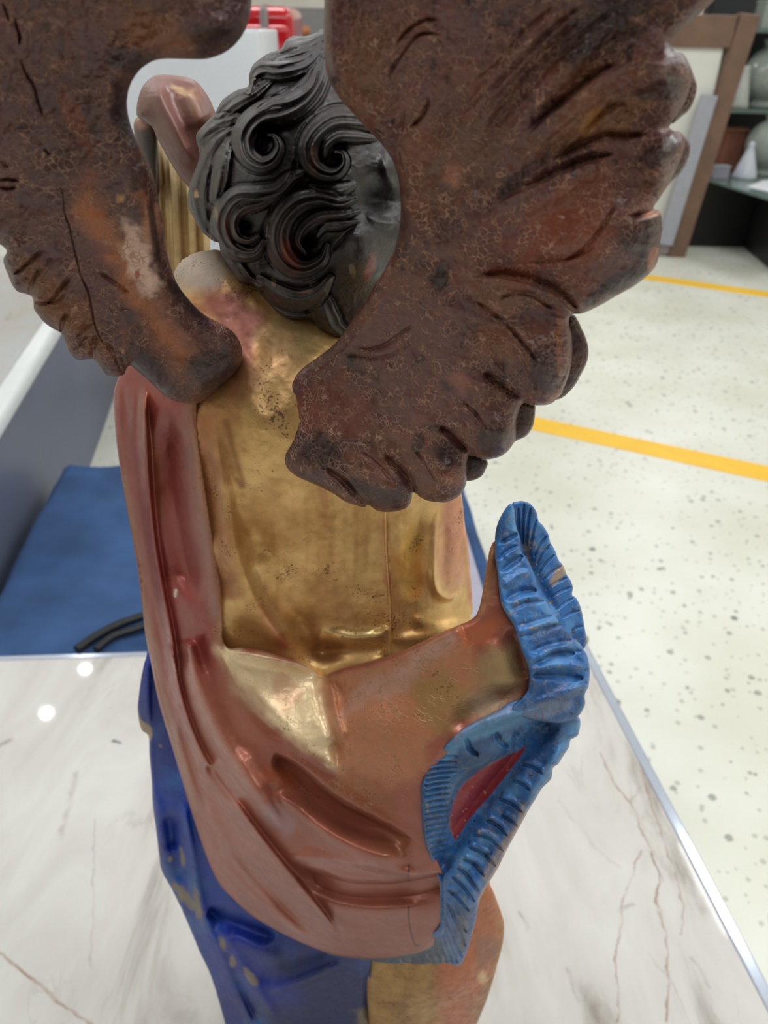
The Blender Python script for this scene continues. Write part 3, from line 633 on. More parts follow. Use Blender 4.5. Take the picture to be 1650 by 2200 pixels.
part('body', bm_box((vx(1549, 7.2, 360), 7.2, 0.576 + 0.045), (0.13, 0.1, 0.09), 0.006), plain('lilac_card', (150, 150, 162), 0.6), lb)
part('lid', bm_box((vx(1549, 7.2, 360), 7.2, 0.576 + 0.098), (0.138, 0.108, 0.016), 0.004), plain('lilac_lid', (158, 158, 170), 0.6), lb)
pa = [at_z(x, y, 0.577) for x, y in ((1604, 402), (1652, 412), (1700, 412), (1690, 384), (1640, 388))]
pp = mesh_obj('paper_sheet', bm_prism([(p.x, p.y) for p in pa], 0.577, 0.580), plain('white_paper', (240, 240, 248), 0.8, noise=0.01))
pp['label'] = 'bright white paper lying on the low greenish glass top'; pp['category'] = 'paper'
gb2 = thing('glass_box', 'pale green glass box on the topmost glass shelf', 'box', (vx(1668, 7.6, 30), 7.6, 1.673))
part('body', bm_box((vx(1668, 7.6, 30), 7.6, 1.673 + 0.09), (0.28, 0.2, 0.18), 0.01), gm2, gb2)
part('lid', bm_box((vx(1668, 7.6, 30), 7.6, 1.673 + 0.19), (0.29, 0.21, 0.02), 0.006), gm2, gb2)
# ------------------------------------------------------------------ the carved angel
AX, AY = -0.045, 0.475
angel = thing('carved_angel', 'carved wooden angel seen from behind with dark wings, standing on the marble table', 'statue', (AX, AY, TT))
M_wing = carved('worn_brown_paint', 340, (188, 144, 118), grain=0.22, grain_scale=70, fine=0.0005)
M_hair = carved('dark_hair_paint', 200, (120, 96, 80), grain=0.14, grain_scale=90, fine=0.0004)
M_gold = carved('gilding', 160, (110, 70, 36), grain=0.14, grain_scale=45, fine=0.0003, pit=0.75)
M_mantle = carved('red_bole_lustre', 170, (176, 140, 104), grain=0.08, grain_scale=40, fine=0.0003, pit=0.55, rvar=0.06)
M_azur = carved('blue_paint', 170, (150, 128, 104), grain=0.20, grain_scale=70, fine=0.0004, pit=0.0, rvar=0.08)

# ---- tunic: the gilded back
MANTLE_OUTLINE = px0(282,768, 247,830, 245,880, 250,950, 262,1030, 272,1090, 285,1160, 297,1230, 305,1300, 313,1370, 325,1427, 341,1509, 368,1600, 395,1691, 423,1782, 445,1845, 468,1895, 495,1927, 541,1968, 595,2000, 650,2027, 705,2048, 750,2057, 818,2059, 873,2052, 912,2042, 940,2028,
                   958,1999, 959,1963, 959,1904, 954,1882, 938,1846, 928,1819, 922,1789, 918,1745, 918,1718, 917,1691, 926,1669, 937,1647, 955,1627, 975,1602, 1000,1580, 1033,1560, 1072,1541, 1100,1528, 1132,1508, 1147,1486, 1150,1459, 1147,1432, 1136,1400, 1124,1368, 1114,1338, 1101,1318, 1088,1293, 1082,1257, 1079,1227, 1072,1170, 1062,1163, 1053,1178, 1046,1213, 1038,1263, 1030,1304, 1016,1328,
                   980,1345, 940,1362, 900,1382, 860,1400, 820,1414, 780,1424, 740,1434, 708,1446, 690,1453, 670,1438, 640,1421, 600,1406, 560,1396, 520,1390, 492,1392, 479,1370, 481,1330, 478,1260, 465,1180, 452,1100, 440,1020, 430,950, 424,880, 418,800, 350,740)
def make_tunic():
    T = Relief(px0(258,850, 300,740, 366,650, 370,600, 383,567, 400,553, 420,543, 447,538, 480,541, 560,590, 660,640, 780,700, 880,780, 950,900, 978,1000,
                   992,1065, 999,1128, 1006,1177, 1013,1259, 1016,1308, 1016,1335, 1050,1420, 1050,1500, 1000,1700, 900,1880, 700,1890, 520,1780, 430,1650, 352,1450, 325,1300, 292,1120, 268,950), 2.6)
    T.fill((226, 184, 120), 0.55, 0.10, 0.40)
    cloud = T.noise(120, 4, 9)
    T._mix(sm(0.45, 0.7, cloud) * 0.6, (176, 128, 68), (None, None, 0.46))
    T._mix(sm(0.55, 0.72, T.noise(70, 4, 21)) * 0.5, (214, 176, 112), (None, None, 0.34))
    # rosy bole showing through; ridge highlights painted in further down
    for a in ((470, 900, 60, 160, 0), (560, 740, 70, 80, 0)): T.blob(*a[:4], (176, 122, 76), 0.75, a[4], seed=4)
    T.blob(500, 680, 70, 90, (140, 74, 62), 0.95, -30, seed=5, prm=(0.3, 0.1, 0.5))
    T.blob(520, 800, 40, 70, (140, 74, 56), 0.8, 0, seed=25, prm=(0.3, 0.1, 0.5))
    T.blob(430, 575, 75, 58, (158, 138, 122), 1.0, -20, rag=0.3, seed=6, prm=(0.1, 0.05, 0.6))
    T.blob(620, 720, 70, 60, (168, 142, 96), 0.7, 0, seed=7, prm=(0.4, 0.2, 0.6))
    T.line(px0(430,880, 445,1000, 475,1150, 490,1300), 30, (168, 104, 66), 0.8, seed=8, prm=(0.4, 0.1, 0.45))
    T.line(k3(480,300, 520,450, 560,600, 520,560), 8, (128, 78, 44), 0.6, seed=18)
    T.blob(975, 1100, 26, 130, (206, 138, 112), 0.85, 0, seed=10, prm=(0.45, 0.1, 0.4))
    T.blob(975, 1200, 40, 70, (212, 152, 124), 0.75, 0, seed=12, prm=(0.5, 0.1, 0.38))
    T.blob(720, 1300, 60, 70, (150, 100, 58), 0.55, 0, seed=13); T.blob(690, 1400, 50, 40, (134, 82, 54), 0.7, 0, seed=14)
    T.line(k3(880,400, 920,650, 930,800), 10, (156, 92, 48), 0.5, seed=15); T.line(k3(1180,740, 1190,900, 1210,1100), 9, (190, 120, 86), 0.6, seed=16)
    T.line(k3(640,1120, 700,1240, 760,1330), 12, (196, 108, 92), 0.6, seed=17)
    T.line(px0(1000,1080, 1008,1200, 1014,1310), 7, (198, 120, 92), 0.8, seed=19)
    T.blob(600, 830, 90, 110, (170, 128, 84), 0.55, 0, seed=26, prm=(0.35, 0.2, 0.5)); T.line(k3(700,560, 690,700, 720,900), 24, (186, 136, 76), 0.5, seed=27); T.blob(780, 1180, 60, 110, (220, 184, 120), 0.6, 0, seed=28); T.line(k3(600,960, 660,1100, 740,1260), 12, (236, 206, 150), 0.7, seed=29, prm=(0.6, 0, 0.3)); T.line(k3(900,1250, 1060,1285, 1200,1255), 12, (240, 212, 150), 0.8, seed=30, prm=(0.6, 0, 0.26)); T.blob(880, 1200, 34, 90, (216, 164, 74), 0.7, 0, seed=32, prm=(0.7, 0, 0.34))  # specular ridges painted as pale gold lines
    # folds
    T.stroke(k3(430,300, 470,550, 520,860, 600,1080, 700,1240, 770,1340), 0.010, 16, 34, 0.35, 0.1)
    T.stroke(k3(620,900, 740,1060, 850,1180), 0.004, 22, 22)
    T.stroke(k3(560,700, 640,880, 760,1100, 880,1330), -0.008, 34)
    T.bump(k3(560,1240)[0, 0], k3(560,1240)[0, 1], 42, 30, -0.010, 25)
    
    T.stroke(k3(900,1250, 1050,1285, 1160,1270, 1205,1230), 0.007, 15, 13, 0.3, 0.05)
    T.stroke(k3(850,1340, 1000,1330, 1200,1330), -0.006, 22, 22, 0.2, 0.1)
    T.bump(k3(900,1340)[0, 0], k3(900,1340)[0, 1], 40, 26, -0.010)
    T.stroke(k3(1190,640, 1195,900, 1212,1180, 1205,1380), 0.0030, 3, 16, 0.02, 0.05, sharp=True)
    T.stroke(k3(1196,640, 1202,900, 1219,1180, 1212,1380), -0.0030, 2.2, 2.2, 0.02, 0.02)
    T.stroke(k3(1300,1180, 1420,1230, 1560,1200), 0.004, 14, 18); T.stroke(k3(1210,1290, 1400,1270, 1560,1240), 0.004, 14)
    T.stroke(k3(1425,700, 1412,850, 1410,1020, 1435,1085, 1480,1100, 1530,1070), 0.0055, 7, 10, 0.3, 0.1)
    T.stroke(k3(1450,760, 1450,1000, 1480,1060), -0.0030, 14)
    T.stroke(k3(1330,720, 1310,900, 1320,1130), -0.004, 30)
    T.stroke(k3(1545,650, 1560,900, 1580,1150), 0.003, 8)
    T.stroke(k3(380,420, 420,650, 450,900), -0.005, 18)
    for x in (700, 760, 820, 900, 960, 1040, 1110): T.stroke(k3(x,520 + (x * 7) % 90, x + 12,760, x + 4,980 + (x * 13) % 160), 0.0007 * (1 if x % 3 else -1), 9)
    T.bump(560, 880, 60, 140, 0.004); T.stroke(px0(600,700, 575,800, 570,900), -0.003, 30)
    under = T.region(MANTLE_OUTLINE, None, 0.0, 20); T.H -= 0.022 * sm(8, 60, under)
    T.H += (T.noise(26, 3, 3) - 0.5) * 0.0012
    ctrl = [(258,850,.475),(372,600,.475),(447,538,.475),(430,600,.452),(520,640,.44),(560,600,.45),(640,720,.418),(780,720,.425),(900,820,.445),(450,900,.402),(445,1000,.402),(480,1180,.406),(500,1330,.410),(560,900,.39),(700,900,.392),(850,900,.41),(970,950,.46),(992,1065,.466),(1014,1300,.466),
            (560,1150,.408),(700,1150,.410),(850,1150,.422),(560,1300,.418),(690,1380,.430),(850,1330,.424),(950,1250,.436),(300,1200,.495),(352,1450,.50),(520,1600,.44),(750,1600,.405),(950,1600,.395),(700,1880,.405),(480,1750,.475),(1050,1450,.40)]
    return T.build('tunic', ctrl, M_gold, angel, R=34, infl=0.010, thick=0.13, Rb=130)
make_tunic()

# ---- mantle: the red-brown drapery swung round the hip
def make_mantle():
    M = Relief(MANTLE_OUTLINE, 2.3, n=4)
    M.gain = 1.35; M.fill((164, 96, 78), 0.26, 0.12, 0.36)
    M._mix(sm(0.4, 0.7, M.noise(130, 4, 31)) * 0.5, (146, 84, 66), None)
    # the band falling from the shoulder: deeper red
    M.region(px0(240,760, 420,760, 430,950, 455,1100, 480,1260, 480,1380, 420,1500, 380,1600, 330,1500, 300,1250, 240,900), (146, 62, 58), 0.9, 40, 20, prm=(0.35, 0.05, 0.34))
    M.line(px0(300,830, 330,980, 345,1120), 16, (146, 82, 48), 0.6, seed=41)
    M.line(px0(455,1000, 480,1200, 500,1400, 540,1500), 22, (150, 112, 98), 0.5, seed=42)
    M.line(px0(262,1000, 300,1230, 330,1420, 380,1600, 430,1760), 8, (160, 120, 92), 0.55, seed=43, nsc=16)
    M.line(k4(290,60, 380,330, 520,560, 680,760), 20, (178, 112, 92), 0.6, seed=44)
    M.blob(*k4(760, 900)[0], 26, 48, (166, 134, 142), 0.6, -35, seed=45)
    # worn gilding on seat and V, ceiling reflection painted in as paler gold
    M.region(k4(480,90, 700,140, 960,190, 985,300, 1010,450, 1050,660, 960,610, 850,540, 700,420, 560,250), (246, 220, 176), 0.97, 16, 12, prm=(0.3, 0.2, 0.34))
    M.blob(*k4(640, 330)[0], 60, 26, (188, 146, 116), 0.7, 40, seed=46, prm=(0.4, 0.1, 0.42))
    M.blob(*k4(800, 300)[0], 32, 40, (206, 142, 112), 0.5, 0, seed=47)
    M.region(k4(990,260, 1200,200, 1450,80, 1640,10, 1700,250, 1560,430, 1480,560, 1430,700, 1100,780, 1050,600), (194, 128, 90), 0.85, 18, 18, prm=(0.2, 0.8, 0.42))
    M.blob(*k4(1150, 330)[0], 60, 20, (196, 154, 144), 0.6, -50, seed=48); M.blob(*k4(1330, 250)[0], 60, 26, (198, 160, 150), 0.5, -30, seed=49)
    M.blob(*k1(820, 1450)[0], 70, 52, (176, 148, 104), 0.9, -20, seed=50, prm=(0.4, 0.6, 0.5)); M.blob(*k1(700, 1700)[0], 60, 34, (188, 164, 132), 0.8, -15, seed=51, prm=(0.2, 0.6, 0.55))
    M.blob(*k1(330, 1680)[0], 70, 60, (170, 138, 82), 0.7, 0, seed=52, prm=(0.45, 0.7, 0.45)); M.blob(*k1(650, 1140)[0], 60, 24, (196, 108, 74), 0.85, -25, seed=53)
    M.line(k1(640,1000, 740,700, 770,450), 12, (170, 122, 84), 0.8, seed=54)
    M.line(k1(480,1160, 300,1280, 100,1360), 16, (196, 164, 156), 0.5, seed=55)
    M.blob(*k4(1180, 780)[0], 80, 44, (148, 84, 52), 0.7, 20, seed=56, prm=(0.3, 0.7, 0.42)); M.blob(*k4(1290, 1020)[0], 50, 30, (140, 88, 56), 0.5, 10, seed=57)
    M.blob(*k4(770, 700)[0], 34, 26, (182, 92, 62), 0.7, 30, seed=58)
    M.region(k4(480,1000, 640,1150, 800,1330, 1000,1480, 1500,1440, 1480,1330, 1200,1330, 950,1290, 800,1130), (160, 102, 86), 0.7, 20, 20, prm=(0.2, 0.05, 0.42))
    M.line(k4(1385,1110, 1378,1200), 1.8, (40, 22, 18), 0.9, rag=0.3); M.line(k4(1380,1300, 1385,1400, 1410,1490, 1440,1500), 1.8, (40, 22, 18), 0.9, rag=0.3)
    M.line(k3(265,1062, 258,1100), 3.2, (222, 206, 190), 1.0, rag=0.1)
    M.line(px0(424,790, 430,880, 436,960, 446,1040, 458,1110, 470,1180, 480,1260, 484,1330, 482,1385), 20, (178, 134, 96), 0.9, seed=59, nsc=26, rag=0.5, prm=(0.4, 0.1, 0.4), ta=0.0, tb=0.0)
    M.line(px0(400,860, 410,1000, 432,1120, 452,1240, 462,1340), 16, (150, 106, 94), 0.6, seed=60, nsc=30)
    # folds of the falling band
    M.stroke(k3(30,120, 60,500, 100,900, 140,1250), -0.004, 16)
    M.stroke(k3(130,150, 132,450, 160,800, 200,1050, 240,1250, 275,1450), 0.009, 7, 16, 0.1, 0.05)
    M.stroke(k3(95,150, 100,500, 135,850, 180,1150, 225,1440), -0.0045, 12)
    M.stroke(k3(225,250, 245,600, 295,900, 360,1150), -0.013, 24, 36)
    M.stroke(k3(350,280, 390,650, 430,950, 460,1250), 0.006, 22)
    M.stroke(k4(335,40, 385,260, 485,500, 620,720, 740,880, 810,1000), 0.015, 26, 24, 0.05, 0.2)
    M.stroke(k4(255,60, 320,370, 420,620, 590,860, 740,1060, 890,1240, 1010,1390, 1060,1480), 0.010, 6, 20, 0.05, 0.1)
    M.stroke(k4(425,640, 500,740, 580,850), -0.010, 9, 12, 0.1, 0.3)
    M.stroke(k4(435,700, 520,900, 640,1050), -0.0035, 26)
    M.stroke(k4(190,200, 300,560, 420,900, 520,1120, 680,1300), 0.003, 12, 16)
    M.stroke(k4(500,980, 620,1130, 760,1280, 880,1400, 1010,1480), -0.009, 18, 12, 0.5, 0.45)
    M.stroke(k4(540,900, 680,1110, 880,1310, 1100,1440, 1400,1500), 0.006, 26, 26, 0.3, 0.4)
    M.stroke(k4(250,300, 340,640, 470,960, 640,1220), 0.005, 22, 18, 0.3, 0.4)
    M.stroke(k4(860,860, 1040,1000, 1220,1080, 1420,1120), 0.005, 26, 26, 0.3, 0.3)
    M.stroke(k4(560,560, 640,700, 720,820), 0.004, 30, 20, 0.3, 0.3)
    M.stroke(k4(470,1010, 640,1230, 780,1370, 920,1480), 0.006, 16)
    M.stroke(k4(360,760, 470,1000, 600,1180, 760,1340), -0.006, 12, 12)
    M.stroke(k4(300,420, 380,720, 440,900), -0.006, 12)
    # the great hollow under the roll
    M.stroke(k4(735,590, 850,668, 960,768, 1080,858, 1250,938, 1450,1030), -0.021, 9, 38, 0.08, 0.4)
    M.stroke(k4(780,580, 920,690, 1060,790, 1230,890, 1420,985), 0.004, 20, 9, 0.2, 0.5)
    M.stroke(k4(740,770, 900,890, 1050,990, 1220,1060, 1400,1100), 0.008, 24, 22, 0.1, 0.2)
    M.stroke(k4(800,1085, 1000,1085, 1200,1120, 1430,1165), 0.006, 20, 12, 0.1, 0.1)
    M.stroke(k4(800,1100, 950,1165, 1100,1215, 1300,1220, 1480,1190, 1640,1150), -0.023, 9, 44, 0.25, 0.03)
    M.stroke(k4(860,1200, 1000,1290, 1200,1330, 1450,1310), 0.005, 20)
    M.bump(*k4(1450, 1460)[0], 30, 22, 0.005)
    # the roll that rises to the horn on the right
    M.stroke(k4(980,230, 1100,190, 1300,130, 1500,50, 1640,0), 0.008, 16, 50, 0.1, 0.05)
    M.stroke(k4(975,190, 965,250, 990,400, 1040,560, 1050,680), -0.006, 16, 14, 0.1, 0.2)
    M.stroke(k4(1010,240, 1030,400, 1080,560), 0.006, 12, 40, 0.1, 0.2)
    M.stroke(k4(490,100, 600,290, 740,440, 900,580, 1060,690), 0.004, 30, 12, 0.1, 0.1)
    M.stroke(k4(500,100, 640,130, 800,160, 960,200), 0.005, 14, 14)
    M.stroke(k4(560,260, 700,420, 830,540), -0.004, 14, 16)
    M.stroke(k1(640,950, 720,620, 770,430), 0.003, 12)
    M.stroke(k1(700,1180, 860,1400, 880,1620), 0.003, 30); M.stroke(k1(900,1080, 980,1300, 1010,1520), -0.005, 22)
    M.stroke(k1(400,1900, 700,1700, 1000,1580), -0.005, 26)
    M.stroke(k4(150,100, 260,560, 400,1010, 480,1210, 620,1350, 860,1490), 0.004, 8, 8)
    M.H += (M.noise(30, 3, 33) - 0.5) * 0.0012
    ctrl = [(247,850,.478),(262,1030,.478),(297,1230,.478),(325,1427,.476),(368,1600,.466),(423,1782,.456),(468,1895,.445),(595,2000,.408),(750,2057,.375),(936,2027,.348),(282,768,.465),
            (430,850,.402),(440,1000,.407),(470,1180,.412),(480,1350,.412),(350,900,.424),(370,1100,.424),(400,1300,.424),(430,1500,.422),
            (560,1400,.408),(690,1450,.413),(820,1412,.390),(960,1352,.372),(1050,1200,.386),(1060,1330,.367),(1136,1459,.362),
            (480,1550,.408),(620,1550,.387),(800,1550,.362),(950,1550,.352),(1060,1500,.356),(520,1750,.398),(650,1750,.372),(780,1740,.353),(900,1720,.341),(600,1900,.384),(750,1930,.352),(900,1930,.337)]
    return M.build('mantle', ctrl, M_mantle, angel, R=14, infl=0.006, thick=0.016, Rb=20)
make_mantle()

# ---- blue turned-over edge of the mantle
TRIM = [(1063,1167,.381),(1120,1080,.388),(1180,1180,.392),(1250,1330,.388),(1090,1323,.361),(1136,1459,.354),(1262,1450,.372),(1243,1570,.362),(1100,1520,.350),(943,1617,.344),(904,1718,.333),(1060,1650,.350),(1150,1715,.352),(945,1900,.330),(1068,1868,.344),(945,2000,.336),(1003,2045,.345),(985,2073,.350),(900,2068,.362),(750,2060,.382)]
TRIMF = tps(TRIM)
def blue_base(r, seed):
    r.fill((48, 104, 164), 0.0, 0.35, 0.40)
    r._mix(sm(0.42, 0.7, r.noise(60, 4, seed)) * 0.7, (30, 66, 116), None)
    r._mix(sm(0.5, 0.75, r.noise(34, 4, seed + 1)) * 0.6, (84, 138, 186), None)
    r.speckle((30, 34, 44), 0.76, 0.8, 12, seed + 2); r.speckle((150, 132, 110), 0.79, 0.9, 16, seed + 3)
def make_trim():
    B = Relief(px0(1100,1082, 1110,1078, 1120,1076, 1129,1078, 1139,1082, 1148,1092, 1154,1104, 1157,1119, 1165,1127, 1172,1137, 1179,1150, 1182,1164, 1188,1174, 1194,1186, 1200,1203, 1210,1215, 1218,1235, 1227,1249, 1231,1264, 1229,1277, 1238,1285, 1245,1298, 1251,1318, 1256,1347, 1260,1377, 1254,1394, 1235,1392, 1195,1360, 1150,1295, 1112,1205, 1092,1115), 1.6, n=4)
    blue_base(B, 61)
    B.speckle((176, 158, 130), 0.56, 0.9, 12, 66, mask=np.exp(-((B.X - 1138) / 16) ** 2 - ((B.Y - 1180) / 34) ** 2), w=0.03)
    B.blob(1200, 1235, 9, 26, (164, 140, 116), 0.9, 35, seed=67); B.blob(1130, 1190, 14, 40, (30, 36, 46), 0.7, -12, seed=68)
    for ln in ((985,450, 965,150), (1000,450, 1012,115), (1030,450, 1062,150), (1062,470, 1110,240), (1090,540, 1190,370), (1110,600, 1215,440), (1120,680, 1250,520), (1150,730, 1320,600), (1180,800, 1350,700), (1210,860, 1395,770), (1260,960, 1400,860), (1310,1020, 1450,960), (1380,1120, 1490,1080)):
        p = k1(*ln); mid = (p[0] + p[1]) / 2 + np.array([-2.0, -2.0]); B.stroke(np.array([p[0], mid, p[1]]), -0.0024, 2.6, 2.6, 0.05, 0.02)
    B.stroke(k1(930,180, 1000,420, 1120,760, 1300,1020), -0.006, 16)
    B.build('trim', lambda X, Y: TRIMF(X, Y) + 0.010, M_azur, angel, R=8, infl=0.003, thick=0.008)['label'] = 'blue fluted far lip of the mantle edge'
    A = Relief(px0(1063,1167, 1065,1140, 1073,1115, 1087,1091, 1098,1082, 1105,1094, 1109,1130, 1118,1158, 1121,1186, 1131,1197, 1142,1219, 1152,1246, 1156,1268, 1169,1284, 1188,1317, 1205,1339, 1226,1366, 1246,1383, 1256,1398, 1262,1410, 1266,1429, 1267,1451, 1264,1475, 1256,1494, 1257,1514, 1243,1538, 1215,1552, 1170,1552, 1120,1540, 1098,1524, 1123,1497, 1134,1481, 1136,1459, 1134,1432, 1123,1404, 1112,1372, 1103,1344, 1090,1323, 1076,1295, 1071,1257, 1068,1227, 1063,1195), 1.6, n=4)
    blue_base(A, 71)
    A.blob(1110, 1120, 20, 40, (96, 150, 196), 0.7, 15, seed=75); A.blob(1190, 1480, 70, 36, (30, 62, 110), 0.6, 10, seed=76); A.blob(1180, 1525, 60, 16, (110, 128, 158), 0.8, -10, seed=77); A.speckle((170, 150, 124), 0.6, 0.9, 10, 78, mask=np.exp(-((A.X - 1090) / 14) ** 2 - ((A.Y - 1300) / 26) ** 2))
    for ln, am, w in (((820,430, 900,385, 975,345), -0.0045, 5), ((790,570, 880,490, 990,440), -0.0022, 4), ((820,660, 910,590, 1010,520), -0.0042, 6), ((860,880, 970,815, 1120,800), -0.0050, 8), ((900,960, 1020,900, 1180,890), -0.0024, 5), ((940,1080, 1080,1050, 1240,1000), -0.0022, 6), ((1000,1170, 1150,1120, 1330,1060), -0.0030, 8),
                      ((1050,1290, 1200,1230, 1400,1190), -0.0026, 7), ((1090,1390, 1250,1310, 1420,1300), -0.0042, 6), ((1060,1480, 1250,1470, 1490,1500), -0.0055, 9), ((1130,1200, 1270,1160, 1400,1130), -0.0015, 6), ((1150,1340, 1300,1290, 1480,1280), -0.002, 5), ((1350,1560, 1440,1540, 1510,1520), -0.002, 5)):
        A.stroke(k1(*ln), am, w, w, 0.12, 0.08)
    for ln, am in (((850,560, 940,480, 1000,430), 0.0025), ((830,780, 950,690, 1080,640), 0.0030), ((900,920, 1020,860, 1160,850), 0.0028), ((960,1140, 1100,1090, 1280,1040), 0.003), ((1080,1350, 1250,1270, 1420,1230), 0.0035), ((1080,1430, 1280,1390, 1500,1400), 0.004)):
        A.stroke(k1(*ln), am, 9)
    A.stroke(k1(1080,1700, 1250,1640, 1430,1560, 1500,1480), 0.005, 14, 14)
    A.H += (A.noise(16, 3, 72) - 0.5) * 0.0022
    A.build('trim', lambda X, Y: TRIMF(X, Y) - 0.002, M_azur, angel, R=12, infl=0.005, thick=0.010)['label'] = 'blue fluted near lip, standing up at the right hip'
    L = Relief(px0(1112,1503, 1180,1515, 1235,1535, 1247,1550, 1243,1576, 1238,1583, 1226,1590, 1222,1606, 1213,1620, 1199,1642, 1188,1650, 1184,1674, 1164,1694, 1150,1718, 1139,1735, 1112,1784, 1090,1824, 1068,1868, 1046,1904, 1030,1936, 1019,1991, 1003,2045, 989,2073, 978,2075, 968,2071, 959,2071, 950,2068, 940,2073, 922,2070, 904,2072, 870,2069, 850,2071, 800,2066, 740,2058, 700,2046, 760,2035, 850,2030, 915,2010, 944,1990, 945,1963, 945,1904, 940,1882, 924,1846, 914,1819, 908,1789, 904,1745, 904,1718, 903,1691, 913,1664, 924,1639, 943,1617, 964,1590, 992,1565, 1027,1546, 1068,1527), 1.7, n=4)
    blue_base(L, 81)
    L.region(k2(340,440, 520,260, 900,80, 1280,0, 1250,120, 1000,200, 760,290, 560,380, 420,480), (92, 160, 204), 0.75, 8, 8, seed=85)  # highlight along the top of the roll, painted in lighter blue
    L.line(k2(430,320, 650,190, 900,90, 1100,20), 9, (132, 140, 170), 0.7, seed=86)
    L.region(k2(230,560, 500,470, 900,430, 700,560, 480,760, 420,1100, 380,1200, 240,1150, 200,800), (40, 74, 106), 0.6, 10, 10, seed=87)
    L.region(k2(1440,200, 1390,330, 1250,530, 1150,700, 1080,800, 1060,760, 1180,560, 1330,300), (108, 160, 204), 0.75, 8, 8, seed=88)
    L.region(k2(1030,368, 960,420, 880,455, 760,515, 650,580, 560,650, 500,730, 460,820, 432,920, 430,1010, 450,1080, 475,1110, 520,1050, 600,930, 740,770, 880,600, 990,450), (142, 36, 44), 1.0, 2.5, 2, seed=89, prm=(0.05, 0.1, 0.4))
    L.line(k2(650,580, 760,515, 880,455), 2.5, (170, 96, 70), 0.8, rag=0.6); L.line(k2(432,920, 430,1010, 450,1080), 2.5, (150, 110, 80), 0.7)
    L.speckle((205, 150, 120), 0.80, 0.7, 12, 90, mask=sm(0, 0.2, L.C[..., 0] - L.C[..., 2]))
    L.line(k2(1060,860, 880,1190, 720,1480, 650,1640), 5, (176, 142, 104), 0.9, seed=91, rag=0.3); L.line(k2(520,1700, 540,1850, 520,2000), 9, (100, 98, 98), 0.7, seed=92, nsc=14); L.line(k2(1000,820, 980,960, 850,1160, 740,1330, 690,1450), 5, (150, 122, 98), 0.7, seed=93, rag=0.9, nsc=12)
    L.region(k2(-480,2010, -300,2020, 0,2030, 200,1990, 330,1880, 375,1960, 430,2130, 0,2130, -480,2110), (62, 80, 100), 0.9, 8, 8, seed=94)
    # hollow of the turned edge
    L.stroke(k2(1330,140, 1180,260, 1030,390, 860,590, 690,790, 540,990, 460,1130, 390,1270, 356,1440), -0.020, 26, 32, 0.12, 0.10)
    L.stroke(k2(360,1300, 352,1480, 356,1700, 360,1850), -0.006, 7, 7)
    L.stroke(k2(760,520, 560,650, 470,800, 425,960, 440,1090), -0.006, 16, 10)
    L.stroke(k2(250,600, 230,800, 245,1000, 280,1200, 340,1380), 0.005, 16)
    L.stroke(k2(330,440, 520,290, 800,170, 1100,80, 1250,30), 0.007, 15, 12, 0.1, 0.1)
    L.stroke(k2(1360,320, 1180,600, 980,900, 780,1230, 600,1560, 500,1900), 0.009, 22, 22, 0.1, 0.2)
    for y in (470, 515, 560, 600, 640, 680, 725, 770, 815, 865, 905, 950, 995, 1040, 1090, 1135, 1180, 1225):
        e = 190 + 0.00042 * (y - 830) ** 2 + (8 if y % 2 else 0); x1 = 440 if y < 1000 else 440 - (y - 1000) * 0.25
        L.stroke(k2(e + 25, y + 18, (e + x1) / 2, y - 4, x1 + (60 if y < 640 else 0), y - 16), -0.0022, 2.6, 2.6, 0.06, 0.15)
        L.stroke(k2(e + 25, y + 40, (e + x1) / 2, y + 18, x1, y + 6), 0.0012, 4, 4, 0.1, 0.2)
    for ln in ((900,640, 990,670, 1060,730), (800,790, 910,830, 1000,905), (830,920, 900,960, 960,1010), (700,960, 800,1000, 880,1090), (590,1075, 730,1100, 850,1210), (520,1265, 620,1310, 700,1410), (470,1330, 560,1390, 670,1560), (430,1395, 530,1480, 625,1610), (400,1500, 490,1570, 580,1680), (560,1170, 680,1220, 790,1330), (980,520, 1080,540, 1160,600), (390,1590, 470,1720, 560,1850), (380,1700, 440,1880, 530,2050), (380,1800, 430,1960, 490,2090), (370,1880, 410,2000, 450,2085), (350,1950, 380,2030, 400,2090), (300,1990, 340,2050, 360,2095), (440,1680, 500,1830, 550,1960), (250,2010, 280,2060, 300,2095)):
        L.stroke(k2(*ln), -0.0036, 3.2, 3.2, 0.12, 0.05)
        p = k2(*ln) + np.array([3.5, -7.0]); L.stroke(p, 0.0022, 6, 6, 0.15, 0.1)
    for ln in ((560,310, 580,400, 660,460), (790,260, 820,340, 900,400), (960,260, 930,350, 960,420), (1080,220, 1040,310, 1060,370), (1230,120, 1200,200, 1150,260)):
        L.stroke(k2(*ln), -0.006, 6, 6, 0.1, 0.2); L.stroke(k2(*ln) + np.array([-6.0, 2.0]), 0.003, 6, 6)
    for x in (-60, 40, 110, 190): L.stroke(k2(x,2050, x + 15,2075, x + 25,2100), -0.003, 3, 3, 0.05, 0.05)
    for p in ((1410,150), (1400,300), (1270,520), (1190,690)): L.bump(*k2(*p)[0], 12, 9, 0.003)
    L.H += (L.noise(16, 3, 82) - 0.5) * 0.0016
    L.build('trim', lambda X, Y: TRIMF(X, Y) + 0.002 + 0.012 * sm(2040, 2062, Y) * sm(930, 880, X), M_azur, angel, R=9, infl=0.004, thick=0.014)['label'] = 'blue fluted lower lip with red hollow'
make_trim()

